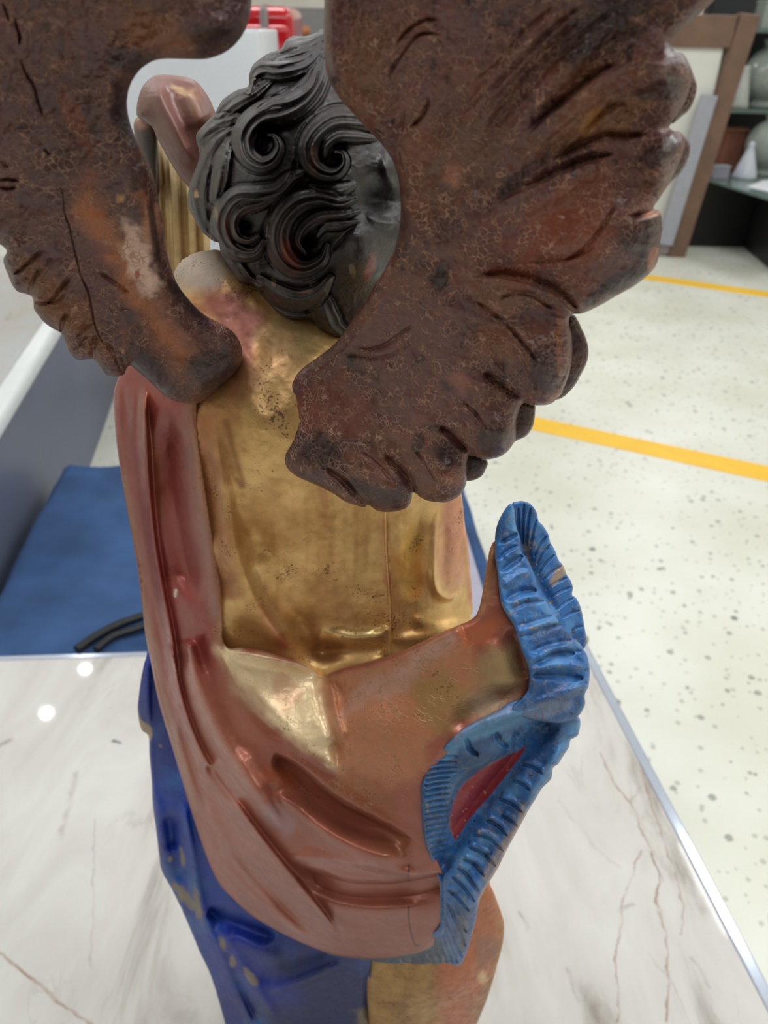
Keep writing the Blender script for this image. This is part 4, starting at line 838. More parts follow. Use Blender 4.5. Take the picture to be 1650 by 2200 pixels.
# ---- blue skirt and gilded lower leg
def make_skirt():
    S = Relief(px0(330,1370, 315,1408, 305,1447, 298,1497, 296,1528, 303,1566, 319,1582, 321,1620, 326,1678, 328,1725, 336,1787, 342,1837, 348,1872, 371,1914, 390,1953, 410,1999, 429,2045, 448,2084, 464,2130, 483,2196, 497,2250, 506,2285, 650,2300, 800,2300, 799,2200, 796,2077, 800,2030, 650,1930, 520,1700, 430,1520), 2.6, n=4)
    S.gain = 1.35; S.fill((10, 54, 150), 0.0, 0.12, 0.52)
    S._mix(sm(0.45, 0.7, S.noise(120, 3, 101)) * 0.7, (8, 32, 120), None); S._mix(sm(0.5, 0.72, S.noise(90, 3, 108)) * 0.6, (30, 98, 168), None)
    S.region(px0(500,2010, 620,2030, 800,2070, 810,2320, 640,2320, 560,2180), (12, 30, 84), 0.85, 50, 30, seed=102)  # shading at the robe's lower right painted as darker blue
    S.region(px0(450,1960, 520,1990, 600,2100, 640,2130, 620,2160, 540,2140, 470,2030), (22, 44, 150), 0.7, 24, 16, seed=103)
    S.region(px0(290,1510, 303,1545, 324,1562, 324,1590, 300,1586, 285,1540), (176, 156, 128), 0.95, 3, 2, seed=104, prm=(0, 0.1, 0.6))
    for a in ((366, 1846, 7, 7, 0), (392, 1845, 5, 22, -10), (400, 1930, 13, 34, -30), (425, 1945, 9, 40, -10), (385, 1915, 8, 26, -30), (478, 2030, 8, 18, -20), (500, 2065, 7, 12, 0), (540, 2100, 8, 26, -35), (790, 2190, 34, 22, 0), (345, 1602, 4, 4, 0)):
        S.blob(a[0], a[1], a[2], a[3], (140, 126, 100), 0.85, a[4], seed=105, nsc=14)
    S.stroke(k7(1020,950, 1050,1150, 1095,1420, 1150,1640, 1220,1800, 1290,1960, 1400,2190), 0.010, 12, 22, 0.1, 0.02)
    S.stroke(k7(960,1000, 1000,1250, 1050,1450), -0.008, 20); S.stroke(k7(920,1030, 950,1130, 960,1250), -0.008, 16)
    S.stroke(k7(860,850, 900,1150, 960,1400, 1060,1650), 0.005, 14)
    S.stroke(k7(830,560, 832,800, 850,960), 0.003, 9); S.stroke(k7(822,150, 822,400, 836,560), 0.005, 7, 12)
    S.stroke(k4(430,1330, 540,1380, 640,1420, 760,1470), -0.016, 18, 22, 0.05, 0.15)
    S.stroke(k4(470,1400, 560,1540, 660,1700, 780,1890), 0.008, 14, 24); S.stroke(k4(540,1620, 640,1790, 700,1880), -0.007, 16)
    S.stroke(k4(1080,1575, 940,1640, 700,1730), 0.007, 12, 14); S.stroke(k4(1040,1540, 850,1600, 650,1660), -0.006, 22)
    S.stroke(k4(500,1420, 620,1500, 800,1600), 0.006, 24)
    S.stroke(k4(1190,1580, 1195,1870), -0.006, 14, 10)
    S.H += (S.noise(40, 3, 106) - 0.5) * 0.0015
    ctrl = [(300,1500,.505),(321,1620,.505),(342,1837,.492),(410,2000,.477),(483,2196,.457),(400,1800,.474),(480,2000,.446),(560,2150,.422),(700,2150,.408),(790,2150,.412),(700,2290,.415),(510,2290,.445),(360,1450,.505),(600,1950,.435),(780,2060,.404),(520,1720,.46)]
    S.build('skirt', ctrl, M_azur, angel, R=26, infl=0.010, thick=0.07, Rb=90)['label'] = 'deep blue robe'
    G = Relief(px0(780,2050, 790,1850, 860,1720, 960,1690, 1030,1740, 1050,1830, 1052,1893, 1059,1912, 1068,1936, 1077,1961, 1083,1983, 1082,2013, 1076,2045, 1068,2073, 1061,2100, 1045,2150, 1032,2182, 1020,2212, 1000,2260, 965,2308, 880,2316, 790,2314, 793,2200), 2.4, n=4)
    G.fill((176, 138, 84), 0.5, 0.25, 0.48)
    G._mix(sm(0.4, 0.7, G.noise(40, 4, 111)) * 0.6, (136, 104, 66), None)
    G.region(px0(940,2080, 1010,1960, 1045,1880, 1080,1960, 1060,2080, 1010,2200, 960,2320, 900,2320, 940,2200), (190, 106, 66), 0.85, 22, 16, seed=112, prm=(0.2, 0.2, 0.45))
    G.blob(1040, 2050, 26, 50, (150, 112, 92), 0.7, 15, seed=113); G.blob(1036, 2100, 14, 18, (220, 190, 140), 0.8, 0, seed=114, prm=(0.7, 0.1, 0.35)); G.blob(1062, 1950, 18, 36, (196, 128, 92), 0.6, -10, seed=115)
    G.stroke(px0(1010,2150, 1030,2130, 1050,2110), 0.003, 8); G.stroke(px0(870,2070, 860,2180, 870,2300), 0.004, 40); G.stroke(px0(940,2080, 930,2200), -0.003, 24)
    ctrl = [(800,2150,.408),(900,2150,.393),(1000,2100,.398),(1075,2000,.424),(1040,2170,.428),(900,2290,.408),(1050,1905,.412),(960,2310,.425),(850,2060,.408),(1000,1750,.425),(860,1750,.42)]
    G.build('underskirt', ctrl, M_gold, angel, R=30, infl=0.010, thick=0.07, Rb=80)['label'] = 'gilded and orange lower robe'
    pb = bm_lathe([(0.118, TT), (0.125, TT + 0.006), (0.125, TT + 0.03), (0.112, TT + 0.045), (0.112, TT + 0.052)], 48); pb.transform(Matrix.Translation((AX, AY + 0.01, 0)))
    part('plinth', pb, plain('plinth_wood', (96, 66, 46), 0.5), angel, True)
make_skirt()

# ---- head of curls
def make_hair():
    Hd = Relief(px0(692,62, 677,70, 657,77, 630,77, 613,87, 603,105, 580,113, 560,125, 543,140, 535,163, 533,185, 510,193, 483,210, 472,223, 462,243, 443,263, 425,283, 421,300, 429,328, 424,353, 413,380, 405,410, 405,443, 417,470, 433,497, 457,517, 470,523, 475,547, 487,570, 500,590, 510,608, 527,612, 543,613, 560,637, 570,650, 590,670, 613,687, 633,692, 657,688, 672,693, 683,713, 700,728, 720,737, 770,720, 830,660, 890,560, 925,430, 915,300, 880,170, 810,90, 745,60), 1.5, n=4)
    Hd.fill((46, 38, 38), 0.0, 0.12, 0.46)
    Hd._mix(sm(0.45, 0.7, Hd.noise(90, 4, 121)) * 0.6, (38, 32, 32), None)
    for a in ((640, 130, 70, 40, -30), (610, 215, 60, 40, -30), (560, 400, 60, 30, 0)): Hd.blob(*a[:4], (66, 62, 66), 0.5, a[4], seed=122)
    Hd.blob(*c2(660, 1480)[0], 24, 44, (116, 54, 40), 0.85, -20, seed=123); Hd.blob(*c2(1190, 1560)[0], 9, 34, (134, 54, 40), 0.95, 18, seed=124, nsc=14)
    Hd.blob(*c2(820, 880)[0], 10, 34, (92, 60, 48), 0.7, 0, seed=125); Hd.blob(*c2(280, 1330)[0], 9, 40, (96, 60, 48), 0.7, -10, seed=126)
    Hd.blob(*c2(65, 1100)[0], 5, 10, (170, 140, 96), 0.9, 0, seed=127, nsc=8); Hd.blob(*c2(190, 1220)[0], 5, 16, (140, 112, 76), 0.8, 0, seed=128, nsc=8); Hd.blob(*c2(770, 1730)[0], 18, 4, (130, 96, 74), 0.9, -10, seed=129, nsc=10); Hd.blob(*c2(560, 1670)[0], 5, 9, (156, 126, 92), 0.8, 0, seed=130, nsc=8); Hd.blob(*c2(1070, 1590)[0], 6, 16, (140, 120, 96), 0.8, -15, seed=131, nsc=8)
    Hd.blob(*c2(1220, 1120)[0], 60, 80, (34, 29, 30), 0.8, 0, seed=141)  # dark blob paints the hollow's shade onto the curls
    # broad masses
    Hd.bump(*c2(1130, 1480)[0], 46, 60, 0.013, -20, 2.6); Hd.bump(*c2(1250, 1130)[0], 55, 45, -0.012); Hd.bump(*c2(540, 1500)[0], 26, 40, -0.012); Hd.bump(*c2(760, 1010)[0], 26, 20, -0.004)
    Hd.bump(*c2(100, 1150)[0], 34, 90, 0.006, 5); Hd.bump(*c2(1290, 950)[0], 20, 34, 0.006, -15)
    # locks, far ones first
    Hd.lock(c2(880,80, 760,150, 640,190, 560,240), (8, 22, 26, 20), 0.010, 3)
    Hd.lock(c2(880,150, 760,250, 600,290, 480,290, 420,350, 400,440), (10, 24, 26, 24, 16), 0.013, 3)
    Hd.lock(c2(560,340, 430,430, 300,500, 200,590), (10, 20, 24, 20), 0.009, 3)
    Hd.lock(c2(330,600, 220,640, 140,690, 85,770), (10, 18, 20, 22), 0.009, 2)
    Hd.lock(c2(300,680, 190,760, 110,880, 60,1010, 50,1150, 90,1300, 180,1400), (8, 20, 26, 28, 28, 24, 14), 0.012, 2)
    Hd.lock(c2(290,740, 240,860, 215,1000, 190,1130), (10, 18, 20, 14), 0.011, 2)
    Hd.lock(c2(240,1420, 300,1560, 380,1660, 470,1700), (14, 20, 20, 12), 0.010, 2)
    Hd.lock(c2(480,1760, 560,1840, 660,1890, 790,1880), (10, 20, 20, 14), 0.010, 2)
    Hd.lock(c2(840,1700, 880,1850, 930,1960, 1000,2020), (16, 28, 30, 22), 0.012, 2)
    Hd.lock(c2(470,1640, 580,1740, 720,1790, 850,1740, 930,1640), (8, 22, 25, 20, 8), 0.014, 2)
    Hd.lock(c2(1080,1040, 990,1080, 880,1080, 800,1050), (8, 18, 16, 8), 0.008, 2)
    Hd.lock(c2(760,960, 680,1000, 590,1080, 460,1110, 330,1120, 250,1200, 225,1310, 270,1430, 360,1490, 450,1480, 500,1400), (8, 18, 22, 24, 24, 25, 25, 24, 20, 14, 6), 0.015, 3)
    Hd.lock(c2(600,1100, 480,1160, 360,1200, 310,1280, 330,1370, 400,1400, 470,1370), (6, 12, 14, 14, 12, 10, 5), 0.013, 2)
    Hd.lock(c2(1090,1130, 990,1160, 870,1130, 740,1150, 640,1230, 590,1350, 610,1480, 690,1570, 790,1580, 880,1520, 910,1430), (8, 18, 22, 25, 27, 28, 28, 26, 20, 14, 6), 0.017, 3)
    Hd.lock(c2(1110,1210, 990,1240, 870,1250, 770,1310, 730,1400, 770,1480), (5, 13, 15, 15, 12, 6), 0.013, 2)
    Hd.lock(c2(1110,1280, 1000,1300, 900,1310, 850,1370), (4, 10, 11, 5), 0.010, 1)
    Hd.lock(c2(1220,650, 1100,620, 960,620, 850,690, 790,790, 800,890, 870,960, 960,970, 1020,910, 1010,840, 960,830), (20, 25, 27, 27, 26, 24, 21, 18, 14, 10, 4), 0.016, 3)
    Hd.lock(c2(1210,740, 1100,730, 980,730, 900,790, 890,860), (8, 13, 14, 12, 6), 0.012, 2)
    Hd.lock(c2(890,220, 830,380, 740,490, 620,560, 500,590, 410,660, 370,760, 400,860, 480,910, 560,880, 600,800, 570,730, 530,720), (8, 24, 30, 32, 32, 31, 30, 28, 24, 20, 15, 10, 4), 0.019, 3)
    Hd.lock(c2(850,260, 790,400, 680,480, 560,510, 470,560), (4, 10, 12, 11, 5), 0.0195, 1)
    Hd.bump(*c2(1310,930)[0], 16, 40, 0.006, -12, 3)
    Hd.stroke(c2(1150,1220, 1240,1280, 1370,1300), 0.005, 9)
    Hd.bump(*c2(1210,1150)[0], 34, 24, -0.009)
    for x, y, r, a in ((530, 680, 17, -0.013), (980, 800, 13, -0.010), (385, 1290, 15, -0.011), (790, 1400, 15, -0.010), (640, 640, 10, -0.004)): Hd.bump(*c2(x, y)[0], r, r * 0.8, a)
    for ln in ((900,330, 850,450, 760,560, 650,650), (700,860, 690,960, 640,1020), (560,1140, 540,1260, 550,1400), (1100,1300, 1020,1380, 930,1480)): Hd.stroke(c2(*ln), -0.003, 4)
    Hd.H += (Hd.noise(10, 3, 140) - 0.5) * 0.0009
    ctrl = [(650,400,.380),(560,350,.388),(700,280,.386),(800,450,.386),(650,600,.402),(690,62,.452),(540,140,.442),(425,330,.452),(405,430,.456),(470,540,.450),(570,650,.436),(690,720,.424),(770,700,.425),(915,400,.440),(850,150,.450),(620,200,.404),(500,450,.405)]
    return Hd.build('hair', ctrl, M_hair, angel, R=42, infl=0.012, thick=0.11, Rb=180)
make_hair()['label'] = 'dark brown carved curls on the back of the head'

# ---- raised arm and the shaft it holds
def make_arm():
    A = Relief(px0(474,262, 462,239, 450,212, 432,185, 414,170, 386,163, 350,160, 329,164, 311,179, 300,200, 294,227, 295,250, 312,262, 328,275, 336,295, 347,315, 362,342, 377,367, 395,391, 440,430, 500,400, 500,300), 2, n=4)
    A.fill((112, 72, 64), 0.05, 0.05, 0.44)
    A.blob(350, 180, 40, 24, (140, 108, 106), 0.6, 20, seed=151); A.blob(400, 200, 34, 8, (186, 150, 110), 0.9, 25, seed=152, nsc=14); A.blob(420, 230, 20, 40, (136, 96, 76), 0.7, -20, seed=153); A.blob(310, 225, 14, 40, (100, 62, 50), 0.8, 5, seed=154)
    A.stroke(c8(330,560, 310,680, 400,880, 480,1050, 560,1160), 0.010, 16, 22); A.stroke(c8(480,620, 560,800, 620,900), 0.005, 26)
    A.build('arm', [(300,220,.57),(360,165,.57),(400,250,.552),(470,300,.55),(450,420,.55)], M_mantle, angel, R=30, infl=0.022, thick=0.045)['label'] = 'reddish-brown raised arm'
    F = Relief(px0(287,268, 296,250, 314,244, 330,252, 338,290, 341,340, 342,392, 340,440, 322,430, 306,360, 293,310), 2, n=4)
    F.fill((72, 54, 48), 0.0, 0.05, 0.36); F.blob(305, 262, 20, 18, (170, 124, 108), 0.8, 0, seed=155); F.blob(318, 330, 24, 50, (30, 26, 26), 0.8, 0, seed=156)  # shadow on the forearm painted as dark brown and near-black
    F.build('forearm', [(290,280,.60),(320,250,.59),(335,400,.60)], M_mantle, angel, R=22, infl=0.012, thick=0.03)['label'] = 'forearm behind the elbow, its shadow painted dark'
    P = Relief(px0(326,300, 338,290, 420,330, 446,420, 452,560, 450,660, 372,660, 344,560, 332,440), 2, n=4)
    P.fill((186, 158, 108), 0.0, 0.1, 0.55); P._mix(sm(0.45, 0.65, P.noise(30, 3, 157)) * 0.5, (150, 124, 84), None)
    for x, a in ((352, -0.003), (370, 0.003), (388, -0.003), (404, 0.002), (420, -0.003), (436, 0.002)):
        P.stroke(px0(x - 8,320, x,450, x + 8,640), a, 5); P.line(px0(x - 8,320, x,450, x + 8,640), 4, (140, 110, 74) if a < 0 else (192, 166, 116), 0.6, nsc=20, seed=x)
    P.build('held_shaft', [(340,320,.63),(440,420,.63),(400,600,.62),(400,450,.61)], M_azur, angel, R=20, infl=0.012, thick=0.04)['label'] = 'pale gilded fluted shaft'
make_arm()

# ---- wings
WR = tps([(585,930,.398),(620,990,.385),(700,1000,.375),(715,760,.385),(850,600,.352),(780,200,.337),(860,400,.345),(700,50,.335),(1200,300,.318),(1450,250,.312),(1380,520,.320),(1220,760,.327),(1080,920,.338),(960,1040,.348),(850,1090,.362),(1000,0,.312),(1500,0,.300),(1000,800,.338),(1000,500,.330)])
def wing_base(w, seed):
    w.gain = 0.72; w.fill((106, 66, 64), 0.0, 0.9, 0.40)
    w._mix(sm(0.42, 0.68, w.noise(170, 4, seed)) * 0.75, (72, 48, 48), None)
    w._mix(sm(0.50, 0.72, w.noise(110, 5, seed + 1)) * 0.7, (116, 70, 52), None)
    w.speckle((120, 76, 56), 0.60, 0.6, 18, seed + 2, 4)
    w.speckle((40, 28, 28), 0.70, 0.7, 30, seed + 3, 4)
def make_right_wing():
    w = Relief(px0(697,-140, 697,0, 695,60, 697,120, 703,160, 725,205, 755,240, 790,280, 815,305, 835,330, 848,355, 856,385, 860,420, 861,455, 858,490, 850,525, 838,555, 820,590, 800,620, 780,655, 755,690, 735,718, 715,742, 690,762, 650,790, 610,820, 590,840, 580,870, 578,905, 582,940, 592,970, 610,1000, 635,1022, 665,1036, 690,1047, 715,1060, 740,1077, 765,1086, 783,1090, 791,1085, 810,1097, 830,1100, 855,1098, 875,1090, 884,1075, 886,1059, 894,1061, 905,1070, 920,1076, 940,1079, 960,1079, 980,1070, 995,1055, 1003,1030, 1004,995, 1008,978, 1017,979, 1035,986, 1058,986, 1085,975, 1105,950, 1109,930, 1111,900, 1122,868, 1138,868, 1152,871, 1179,869, 1196,858, 1210,838, 1224,800, 1229,760, 1228,720, 1222,694, 1228,676,
                   1252,673, 1288,657, 1324,636, 1365,613, 1401,582, 1414,556, 1419,515, 1422,474, 1417,454, 1404,447, 1416,428, 1438,394, 1455,360, 1466,335, 1472,310, 1464,290, 1440,277, 1440,268, 1456,245, 1471,220, 1482,190, 1487,158, 1476,129, 1458,113, 1447,104, 1448,82, 1473,57, 1504,31, 1535,0, 1600,-60, 1640,-140), 1.9, n=4)
    wing_base(w, 201)
    for a in ((780, 170, 50, 100, 20, (120, 78, 52)), (900, 380, 60, 120, 10, (122, 76, 56)), (1020, 330, 70, 130, 40, (110, 74, 58)), (1250, 250, 130, 40, -38, (122, 78, 50)), (1330, 250, 90, 30, -42, (128, 84, 48)), (1230, 430, 100, 50, -35, (138, 76, 50)), (1200, 520, 130, 60, -25, (136, 70, 46)), (1080, 640, 70, 40, 10, (124, 76, 52)), (640, 880, 56, 46, -20, (134, 72, 56)), (740, 880, 80, 70, 0, (116, 64, 52)), (1060, 740, 40, 60, 10, (124, 76, 50)), (930, 1020, 60, 40, 0, (112, 68, 54)), (1010, 560, 80, 60, 0, (112, 68, 56))):
        w.blob(a[0], a[1], a[2], a[3], a[5], 0.8, a[4], seed=int(a[0]), rag=0.8)
    for a in ((1390, 520, 52, 74, 10), (1340, 600, 90, 22, -28), (1400, 330, 60, 28, -30), (1420, 190, 60, 34, -20), (1170, 800, 50, 46, 0), (1060, 950, 40, 34, 30), (680, 965, 58, 34, 20), (800, 1060, 60, 24, 15), (945, 600, 22, 34, 10), (960, 980, 30, 40, 0), (1290, 60, 160, 60, -35), (1120, 380, 90, 20, -40)):
        w.blob(a[0], a[1], a[2], a[3], (46, 29, 29), 0.85, a[4], seed=int(a[0]) + 3, rag=0.7, prm=(None, 0.15, 0.36))
    w.blob(975, 370, 20, 30, (164, 104, 84), 0.9, 0, seed=222, nsc=16); w.blob(988, 820, 26, 24, (156, 96, 74), 0.6, 0, seed=223, nsc=14); w.blob(*c3(1140, 510)[0], 14, 44, (170, 120, 62), 0.9, 38, seed=224, nsc=14)
    w.blob(*c3(1390, 895)[0], 22, 7, (186, 128, 100), 0.9, -15, seed=225, nsc=10); w.blob(*c3(1400, 1080)[0], 10, 30, (170, 104, 72), 0.8, 15, seed=226, nsc=12); w.blob(*c4(1430, 640)[0], 9, 70, (150, 92, 66), 0.8, 0, seed=227, nsc=10); w.blob(*c4(1420, 900)[0], 20, 9, (156, 94, 66), 0.8, -30, seed=228, nsc=10); w.blob(*c4(910, 1290)[0], 26, 14, (150, 84, 60), 0.7, 0, seed=229, nsc=12)
    # shoulder of the wing: long roll on the inner edge
    w.stroke(px0(720,-100, 715,100, 740,190, 810,270, 870,360, 885,450, 872,540, 820,640, 750,740, 650,830), 0.006, 26, 34, 0.05, 0.1)
    for ln, am, a_, b_ in (((290,345, 320,280, 360,220, 405,165, 460,138, 540,150), -0.0042, 4.0, 4.0), ((325,200, 360,150, 410,105, 470,78, 530,92), -0.0035, 4.0, 4.0), ((315,290, 370,205, 420,160, 480,150), 0.0024, 6, 6), ((468,395, 462,440, 440,485, 410,515, 380,535), -0.0034, 3.6, 3.6), ((350,560, 362,460, 370,430), -0.0012, 4, 4), ((190,20, 180,110, 170,210), -0.0012, 5, 5), ((340,600, 350,720, 375,850, 390,900), -0.0014, 4, 4)):
        w.stroke(c3(*ln), am, a_, b_, 0.25, 0.25)
    # long flight feathers
    for ln, am, a_, b_ in (((1130,0, 950,150, 780,320, 600,480), -0.0020, 6, 6), ((1020,0, 880,120, 760,260, 650,340), -0.0016, 5, 5), ((1080,60, 900,230, 720,420), 0.0015, 8, 8), ((1300,0, 1100,150, 920,330, 760,520), -0.0018, 7, 7),
                           ((880,570, 960,500, 1060,420, 1170,330, 1260,285, 1350,240), 0.0060, 5, 34), ((870,555, 960,480, 1060,400, 1170,310, 1260,262), -0.0040, 8, 4),
                           ((740,860, 850,805, 960,760, 1060,715, 1150,685, 1210,680), 0.0055, 5, 40), ((850,800, 960,745, 1060,698, 1150,665, 1250,640), -0.0050, 11, 4),
                           ((980,680, 1090,600, 1200,560, 1300,560, 1390,560), -0.0055, 8, 10), ((1100,600, 1200,500, 1300,430), 0.0022, 8, 8), ((1080,600, 1180,480, 1270,410), -0.0020, 4, 4),
                           ((1230,700, 1330,680, 1430,700, 1470,760), 0.0030, 6, 12), ((1300,905, 1370,890, 1440,870), -0.0045, 4, 6), ((1010,1100, 1100,1050, 1190,950, 1250,850), -0.0028, 5, 5), ((860,1100, 980,1090, 1100,1060, 1170,1020), -0.0020, 6, 6), ((700,470, 800,360, 950,200), -0.0013, 4, 4), ((920,620, 1000,560, 1120,450), -0.0014, 4, 4)):
        w.stroke(c3(*ln), am, a_, b_, 0.2, 0.12)
    for ln, am, wd in (((1040,20, 860,200, 680,420, 560,640), 0.004, 20), ((1180,20, 980,220, 800,430, 640,680), -0.004, 16), ((1300,60, 1080,260, 900,460, 720,720), 0.004, 20), ((560,120, 520,300, 500,500, 470,700), -0.003, 26), ((1250,330, 1080,500, 930,600, 800,740), 0.004, 22), ((1260,880, 1100,990, 900,1060), 0.004, 30), ((1150,700, 960,830, 800,920), 0.004, 20)): w.stroke(c3(*ln), am, wd, wd, 0.3, 0.3)
    w.bump(*c3(1420, 300)[0], 60, 46, 0.012, -30); w.bump(*c3(1440, 640)[0], 46, 38, 0.011, -20); w.bump(*c3(1290, 980)[0], 90, 70, 0.010, -30); w.bump(*c3(700, 780)[0], 40, 30, -0.005)
    w.stroke(c3(1310,300, 1400,260, 1490,280), 0.0035, 10); w.bump(*c3(1400, 370)[0], 34, 16, -0.004, -35)
    # covert lobes
    for ln, am, a_, b_ in (((670,1185, 700,1160, 800,1172, 900,1197, 1000,1245, 1075,1315), 0.0075, 4, 30), ((680,1150, 800,1150, 900,1172, 1010,1222, 1090,1290), -0.0040, 10, 4)):
        w.stroke(c3(*ln), am, a_, b_, 0.1, 0.05)
    for ln, am, a_, b_ in (((1130,440, 1200,405, 1300,410, 1420,490), -0.0030, 5, 5), ((1010,430, 1090,480, 1190,560, 1290,680, 1330,760), -0.0040, 5, 5), ((1040,450, 1140,510, 1240,600, 1310,700), 0.0022, 5, 5), ((1090,640, 1110,730, 1180,800), 0.0026, 5, 9),
                           ((1250,905, 1200,880, 1130,830, 1060,780), -0.0070, 9, 9), ((1330,870, 1280,800, 1240,720), -0.0020, 6, 6), ((990,1170, 960,1130, 910,1080, 850,1040), -0.0075, 8, 8), ((1085,1060, 1030,980, 960,910), -0.0030, 4, 4), ((1100,900, 1060,840, 980,800), 0.0030, 7, 12),
                           ((740,1375, 715,1310, 660,1240, 590,1170), -0.0075, 8, 8), ((840,1310, 790,1230, 740,1150), -0.0030, 4, 4), ((515,1430, 430,1340, 370,1280, 300,1235), -0.0060, 7, 7), ((640,1310, 560,1220, 470,1150), -0.0022, 4, 4), ((380,1110, 450,1112, 520,1120), -0.0014, 3, 3),
                           ((450,660, 520,668, 590,650, 650,612, 740,545), -0.0030, 4, 4), ((390,705, 470,700, 560,715, 640,690, 730,630), -0.0024, 4, 4), ((470,685, 560,690, 630,660), 0.0018, 5, 5), ((280,950, 350,980, 440,990), -0.0012, 4, 4)):
        w.stroke(c4(*ln), am, a_, b_, 0.15, 0.15)
    for x, y, rx, ry, rot, am in ((1340, 760, 50, 60, -20, 0.011), (1130, 1060, 42, 44, 20, 0.010), (860, 1280, 42, 46, 10, 0.010), (600, 1330, 46, 34, 30, 0.008), (430, 1370, 40, 18, 30, 0.003), (100, 950, 40, 60, 20, 0.004)):
        w.bump(*c4(x, y)[0], rx, ry, am, rot)
    w.stroke(c4(1490,560, 1485,660, 1470,760, 1420,870), -0.0020, 3, 3)
    for k in range(8): y = 500 + 48 * k; w.stroke(c4(1380 + 10 * (k % 3), y, 1440, y + 12, 1500, y + 8), -0.0016, 2.4)
    w.bump(945, 600, 16, 30, -0.0016, 12, 6); w.bump(975, 360, 22, 26, -0.0012, 0, 4)
    w.H += (w.noise(14, 4, 230) - 0.5) * 0.0016 + (w.noise(60, 2, 231) - 0.5) * 0.003
    o = w.build('wing', WR, M_wing, angel, R=30, infl=0.010, thick=0.014, Rb=34); o['label'] = 'large dark brown right wing, cracked paint'
    for k, (pts, dy) in enumerate(((px0(1420,130, 1462,112, 1480,135, 1490,160, 1497,182, 1495,203, 1484,232, 1463,252, 1442,266, 1415,250), .012), (px0(1410,300, 1450,282, 1468,288, 1480,303, 1483,320, 1478,342, 1463,371, 1440,394, 1415,420, 1400,380), .012), (px0(1190,700, 1228,676, 1240,686, 1250,706, 1258,724, 1264,748, 1262,775, 1247,808, 1229,836, 1200,858, 1175,840), .012),
                                   (px0(1085,880, 1120,862, 1147,869, 1150,882, 1146,912, 1134,934, 1116,944, 1090,950), .011), (px0(980,985, 1006,975, 1030,980, 1047,990, 1045,1006, 1031,1026, 1004,1034, 980,1030), .011))):
        f = Relief(pts, 1.9, n=4); wing_base(f, 240 + k * 5); f._mix(np.full(f.X.shape, 0.55), (44, 36, 38), (0, 0.1, 0.36)); f.H += (f.noise(12, 3, k) - 0.5) * 0.001
        fo = f.build('feather', lambda X, Y, d=dy: WR(X, Y) + d, M_wing, angel, R=14, infl=0.006, thick=0.010); fo.parent = o
make_right_wing()

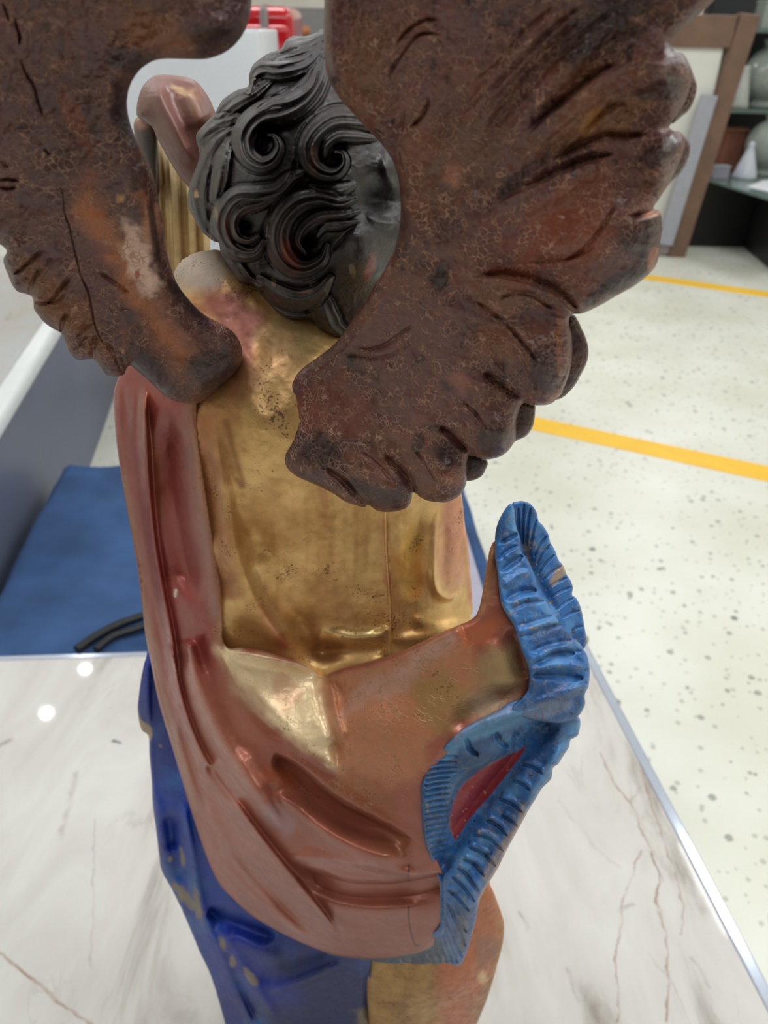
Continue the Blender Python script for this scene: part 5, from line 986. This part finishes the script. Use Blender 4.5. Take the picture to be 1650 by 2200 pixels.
def make_left_wing():
    WL = tps([(450,850,.398),(515,760,.392),(400,720,.384),(270,800,.366),(150,730,.350),(30,580,.344),(200,400,.340),(330,420,.352),(100,100,.318),(400,60,.322),(530,20,.325),(272,210,.338),(-60,300,.322),(300,600,.362)])
    w = Relief(px0(560,-140, 548,-60, 541,0, 538,30, 528,62, 512,88, 492,107, 470,119, 440,127, 400,127, 345,127, 315,139, 292,161, 278,188, 273,215, 275,245, 285,280, 305,322, 326,370, 338,412, 349,470, 356,530, 366,570, 380,607, 404,641, 438,675, 482,699, 506,719, 519,746, 519,777, 508,800, 492,817, 470,836, 451,850, 424,867, 400,867, 367,859, 343,841, 319,818, 296,798, 282,786, 273,790, 265,806, 244,809, 224,802, 204,774, 190,772, 166,773, 149,758, 140,738, 132,717, 115,707, 100,697, 88,685, 80,674, 73,664, 71,642, 63,634, 50,630, 37,626, 25,610, 17,590, 9,570, 8,555, 14,539, 0,525, -30,505, -60,470, -140,450, -140,-140), 1.9, n=4)
    wing_base(w, 261)
    w._mix(np.full(w.X.shape, 0.35), (84, 56, 54), (None, 0.35, 0.45))
    for a in ((330, 60, 70, 46, 0, (132, 82, 48)), (395, 90, 44, 30, 10, (128, 80, 50)), (160, 250, 20, 80, -20, (120, 66, 44)), (190, 420, 40, 60, -25, (124, 72, 48)), (100, 640, 50, 40, 40, (120, 76, 44)), (170, 690, 46, 36, 40, (118, 74, 44)), (210, 745, 40, 24, 30, (112, 66, 42)), (380, 800, 50, 34, -30, (112, 64, 46)), (60, 570, 40, 26, 30, (112, 74, 48))):
        w.blob(a[0], a[1], a[2], a[3], a[5], 0.85, a[4], seed=int(a[0]) + 9, rag=0.8)
    w.line(c5(480,60, 620,220, 740,400, 830,600, 950,800, 1100,1000, 1240,1130), 26, (164, 98, 62), 0.95, seed=270, rag=0.9, nsc=24, prm=(None, 1.0, 0.5))
    w.line(c5(880,20, 930,150, 950,280), 14, (150, 92, 62), 0.8, seed=271, rag=0.9, nsc=16)
    w.blob(*c5(870, 450)[0], 26, 70, (222, 184, 164), 1.0, -14, seed=272, nsc=20, rag=0.7, prm=(0, 0.9, 0.55)); w.blob(*c5(950, 620)[0], 28, 30, (222, 186, 166), 1.0, -20, seed=273, nsc=14, prm=(0, 0.9, 0.5)); w.blob(*c5(955, 270)[0], 20, 50, (190, 136, 106), 0.95, 5, seed=274, nsc=14); w.blob(*c5(870, 560)[0], 6, 10, (182, 84, 58), 0.9, 0, seed=275, nsc=8); w.blob(*c5(760, 80)[0], 9, 10, (196, 148, 96), 0.9, 0, seed=276, nsc=8)
    for a in ((450, 80, 60, 40, 0), (290, 130, 50, 30, 0), (265, 240, 26, 70, -10), (400, 650, 22, 70, -38), (330, 490, 10, 100, -8), (460, 790, 60, 60, 0), (330, 800, 70, 34, 30)): w.blob(a[0], a[1], a[2], a[3], (44, 32, 34), 0.85, a[4], seed=int(a[0]) + 21, prm=(None, 0.1, 0.36))
    w.stroke(px0(560,-60, 500,50, 400,80, 300,120, 235,180, 225,270, 270,380, 310,520, 340,620, 400,720, 450,780), 0.007, 34, 40, 0.1, 0.1)
    w.bump(430, 30, 90, 60, 0.008); w.bump(430, 790, 60, 50, 0.006, 30)
    # scalloped feather ends
    for ln, am, wd in (((0,1160, 60,1155, 130,1172), -0.004, 4), ((0,1210, 60,1215, 115,1200), -0.0035, 4), ((0,1040, 40,1070, 60,1090), -0.002, 5)): w.stroke(c1(*ln), am, wd, wd, 0.02, 0.3)
    for ln, am, wd in (((50,400, 90,370, 140,385), 0.0035, 5), ((120,345, 150,310, 165,290), 0.0022, 4), ((90,560, 150,520, 230,440, 290,390), -0.0034, 4.5), ((80,575, 140,555, 200,500), 0.0025, 5), ((185,690, 200,620, 240,550, 260,500), -0.0030, 5), ((235,600, 270,560, 300,500), 0.0025, 5), ((215,735, 290,740, 350,690, 410,620, 470,540), -0.0042, 5), ((230,715, 300,715, 360,660), 0.0028, 5), ((300,740, 360,730, 420,660), -0.0025, 4), ((385,920, 400,850, 430,790), -0.0045, 5), ((400,910, 480,890, 560,830), 0.0020, 6), ((440,1050, 500,1010, 560,930), -0.0024, 4), ((600,1100, 590,1020, 610,920), -0.0030, 5), ((780,1190, 720,1060, 640,960), -0.0034, 5), ((800,1150, 770,1090, 720,1020), -0.0030, 5), ((480,960, 540,900, 620,860), -0.002, 4), ((100,620, 160,590, 190,560), -0.002, 4)):
        w.stroke(c5(*ln), am, wd, wd, 0.03, 0.3)
    w.stroke(c5(570,535, 640,580, 700,620, 800,690), 0.0030, 9, 4); w.stroke(c5(620,540, 720,610, 830,690), -0.0030, 4, 4)
    w.stroke(c5(660,780, 740,782, 840,778), -0.0012, 2.4)
    crack = c5(380,0, 400,60, 405,160, 440,260, 455,330, 470,400, 510,560, 560,680, 600,880, 650,990, 690,1050); w.stroke(crack, -0.0025, 1.5, 1.5, 0.02, 0.1); w.line(crack, 1.7, (34, 24, 24), 0.55, rag=0.8, nsc=10)
    for q in (((20,20, 40,80, 60,140), -0.004), ((95,110, 110,180, 125,230, 122,290), -0.006), ((130,370, 160,460, 220,560, 240,640, 280,760), -0.003), ((280,960, 310,990, 330,985), -0.002)): w.stroke(c1(*q[0]), q[1], 2.0, 2.0, 0.1, 0.1); w.line(c1(*q[0]), 2.2, (28, 20, 20), 0.7, rag=0.8, nsc=10)
    w.H += (w.noise(14, 4, 280) - 0.5) * 0.0015 + (w.noise(70, 2, 281) - 0.5) * 0.003
    o = w.build('wing', WL, M_wing, angel, R=32, infl=0.013, thick=0.016, Rb=36); o['label'] = 'left wing with worn pale patch'
make_left_wing()
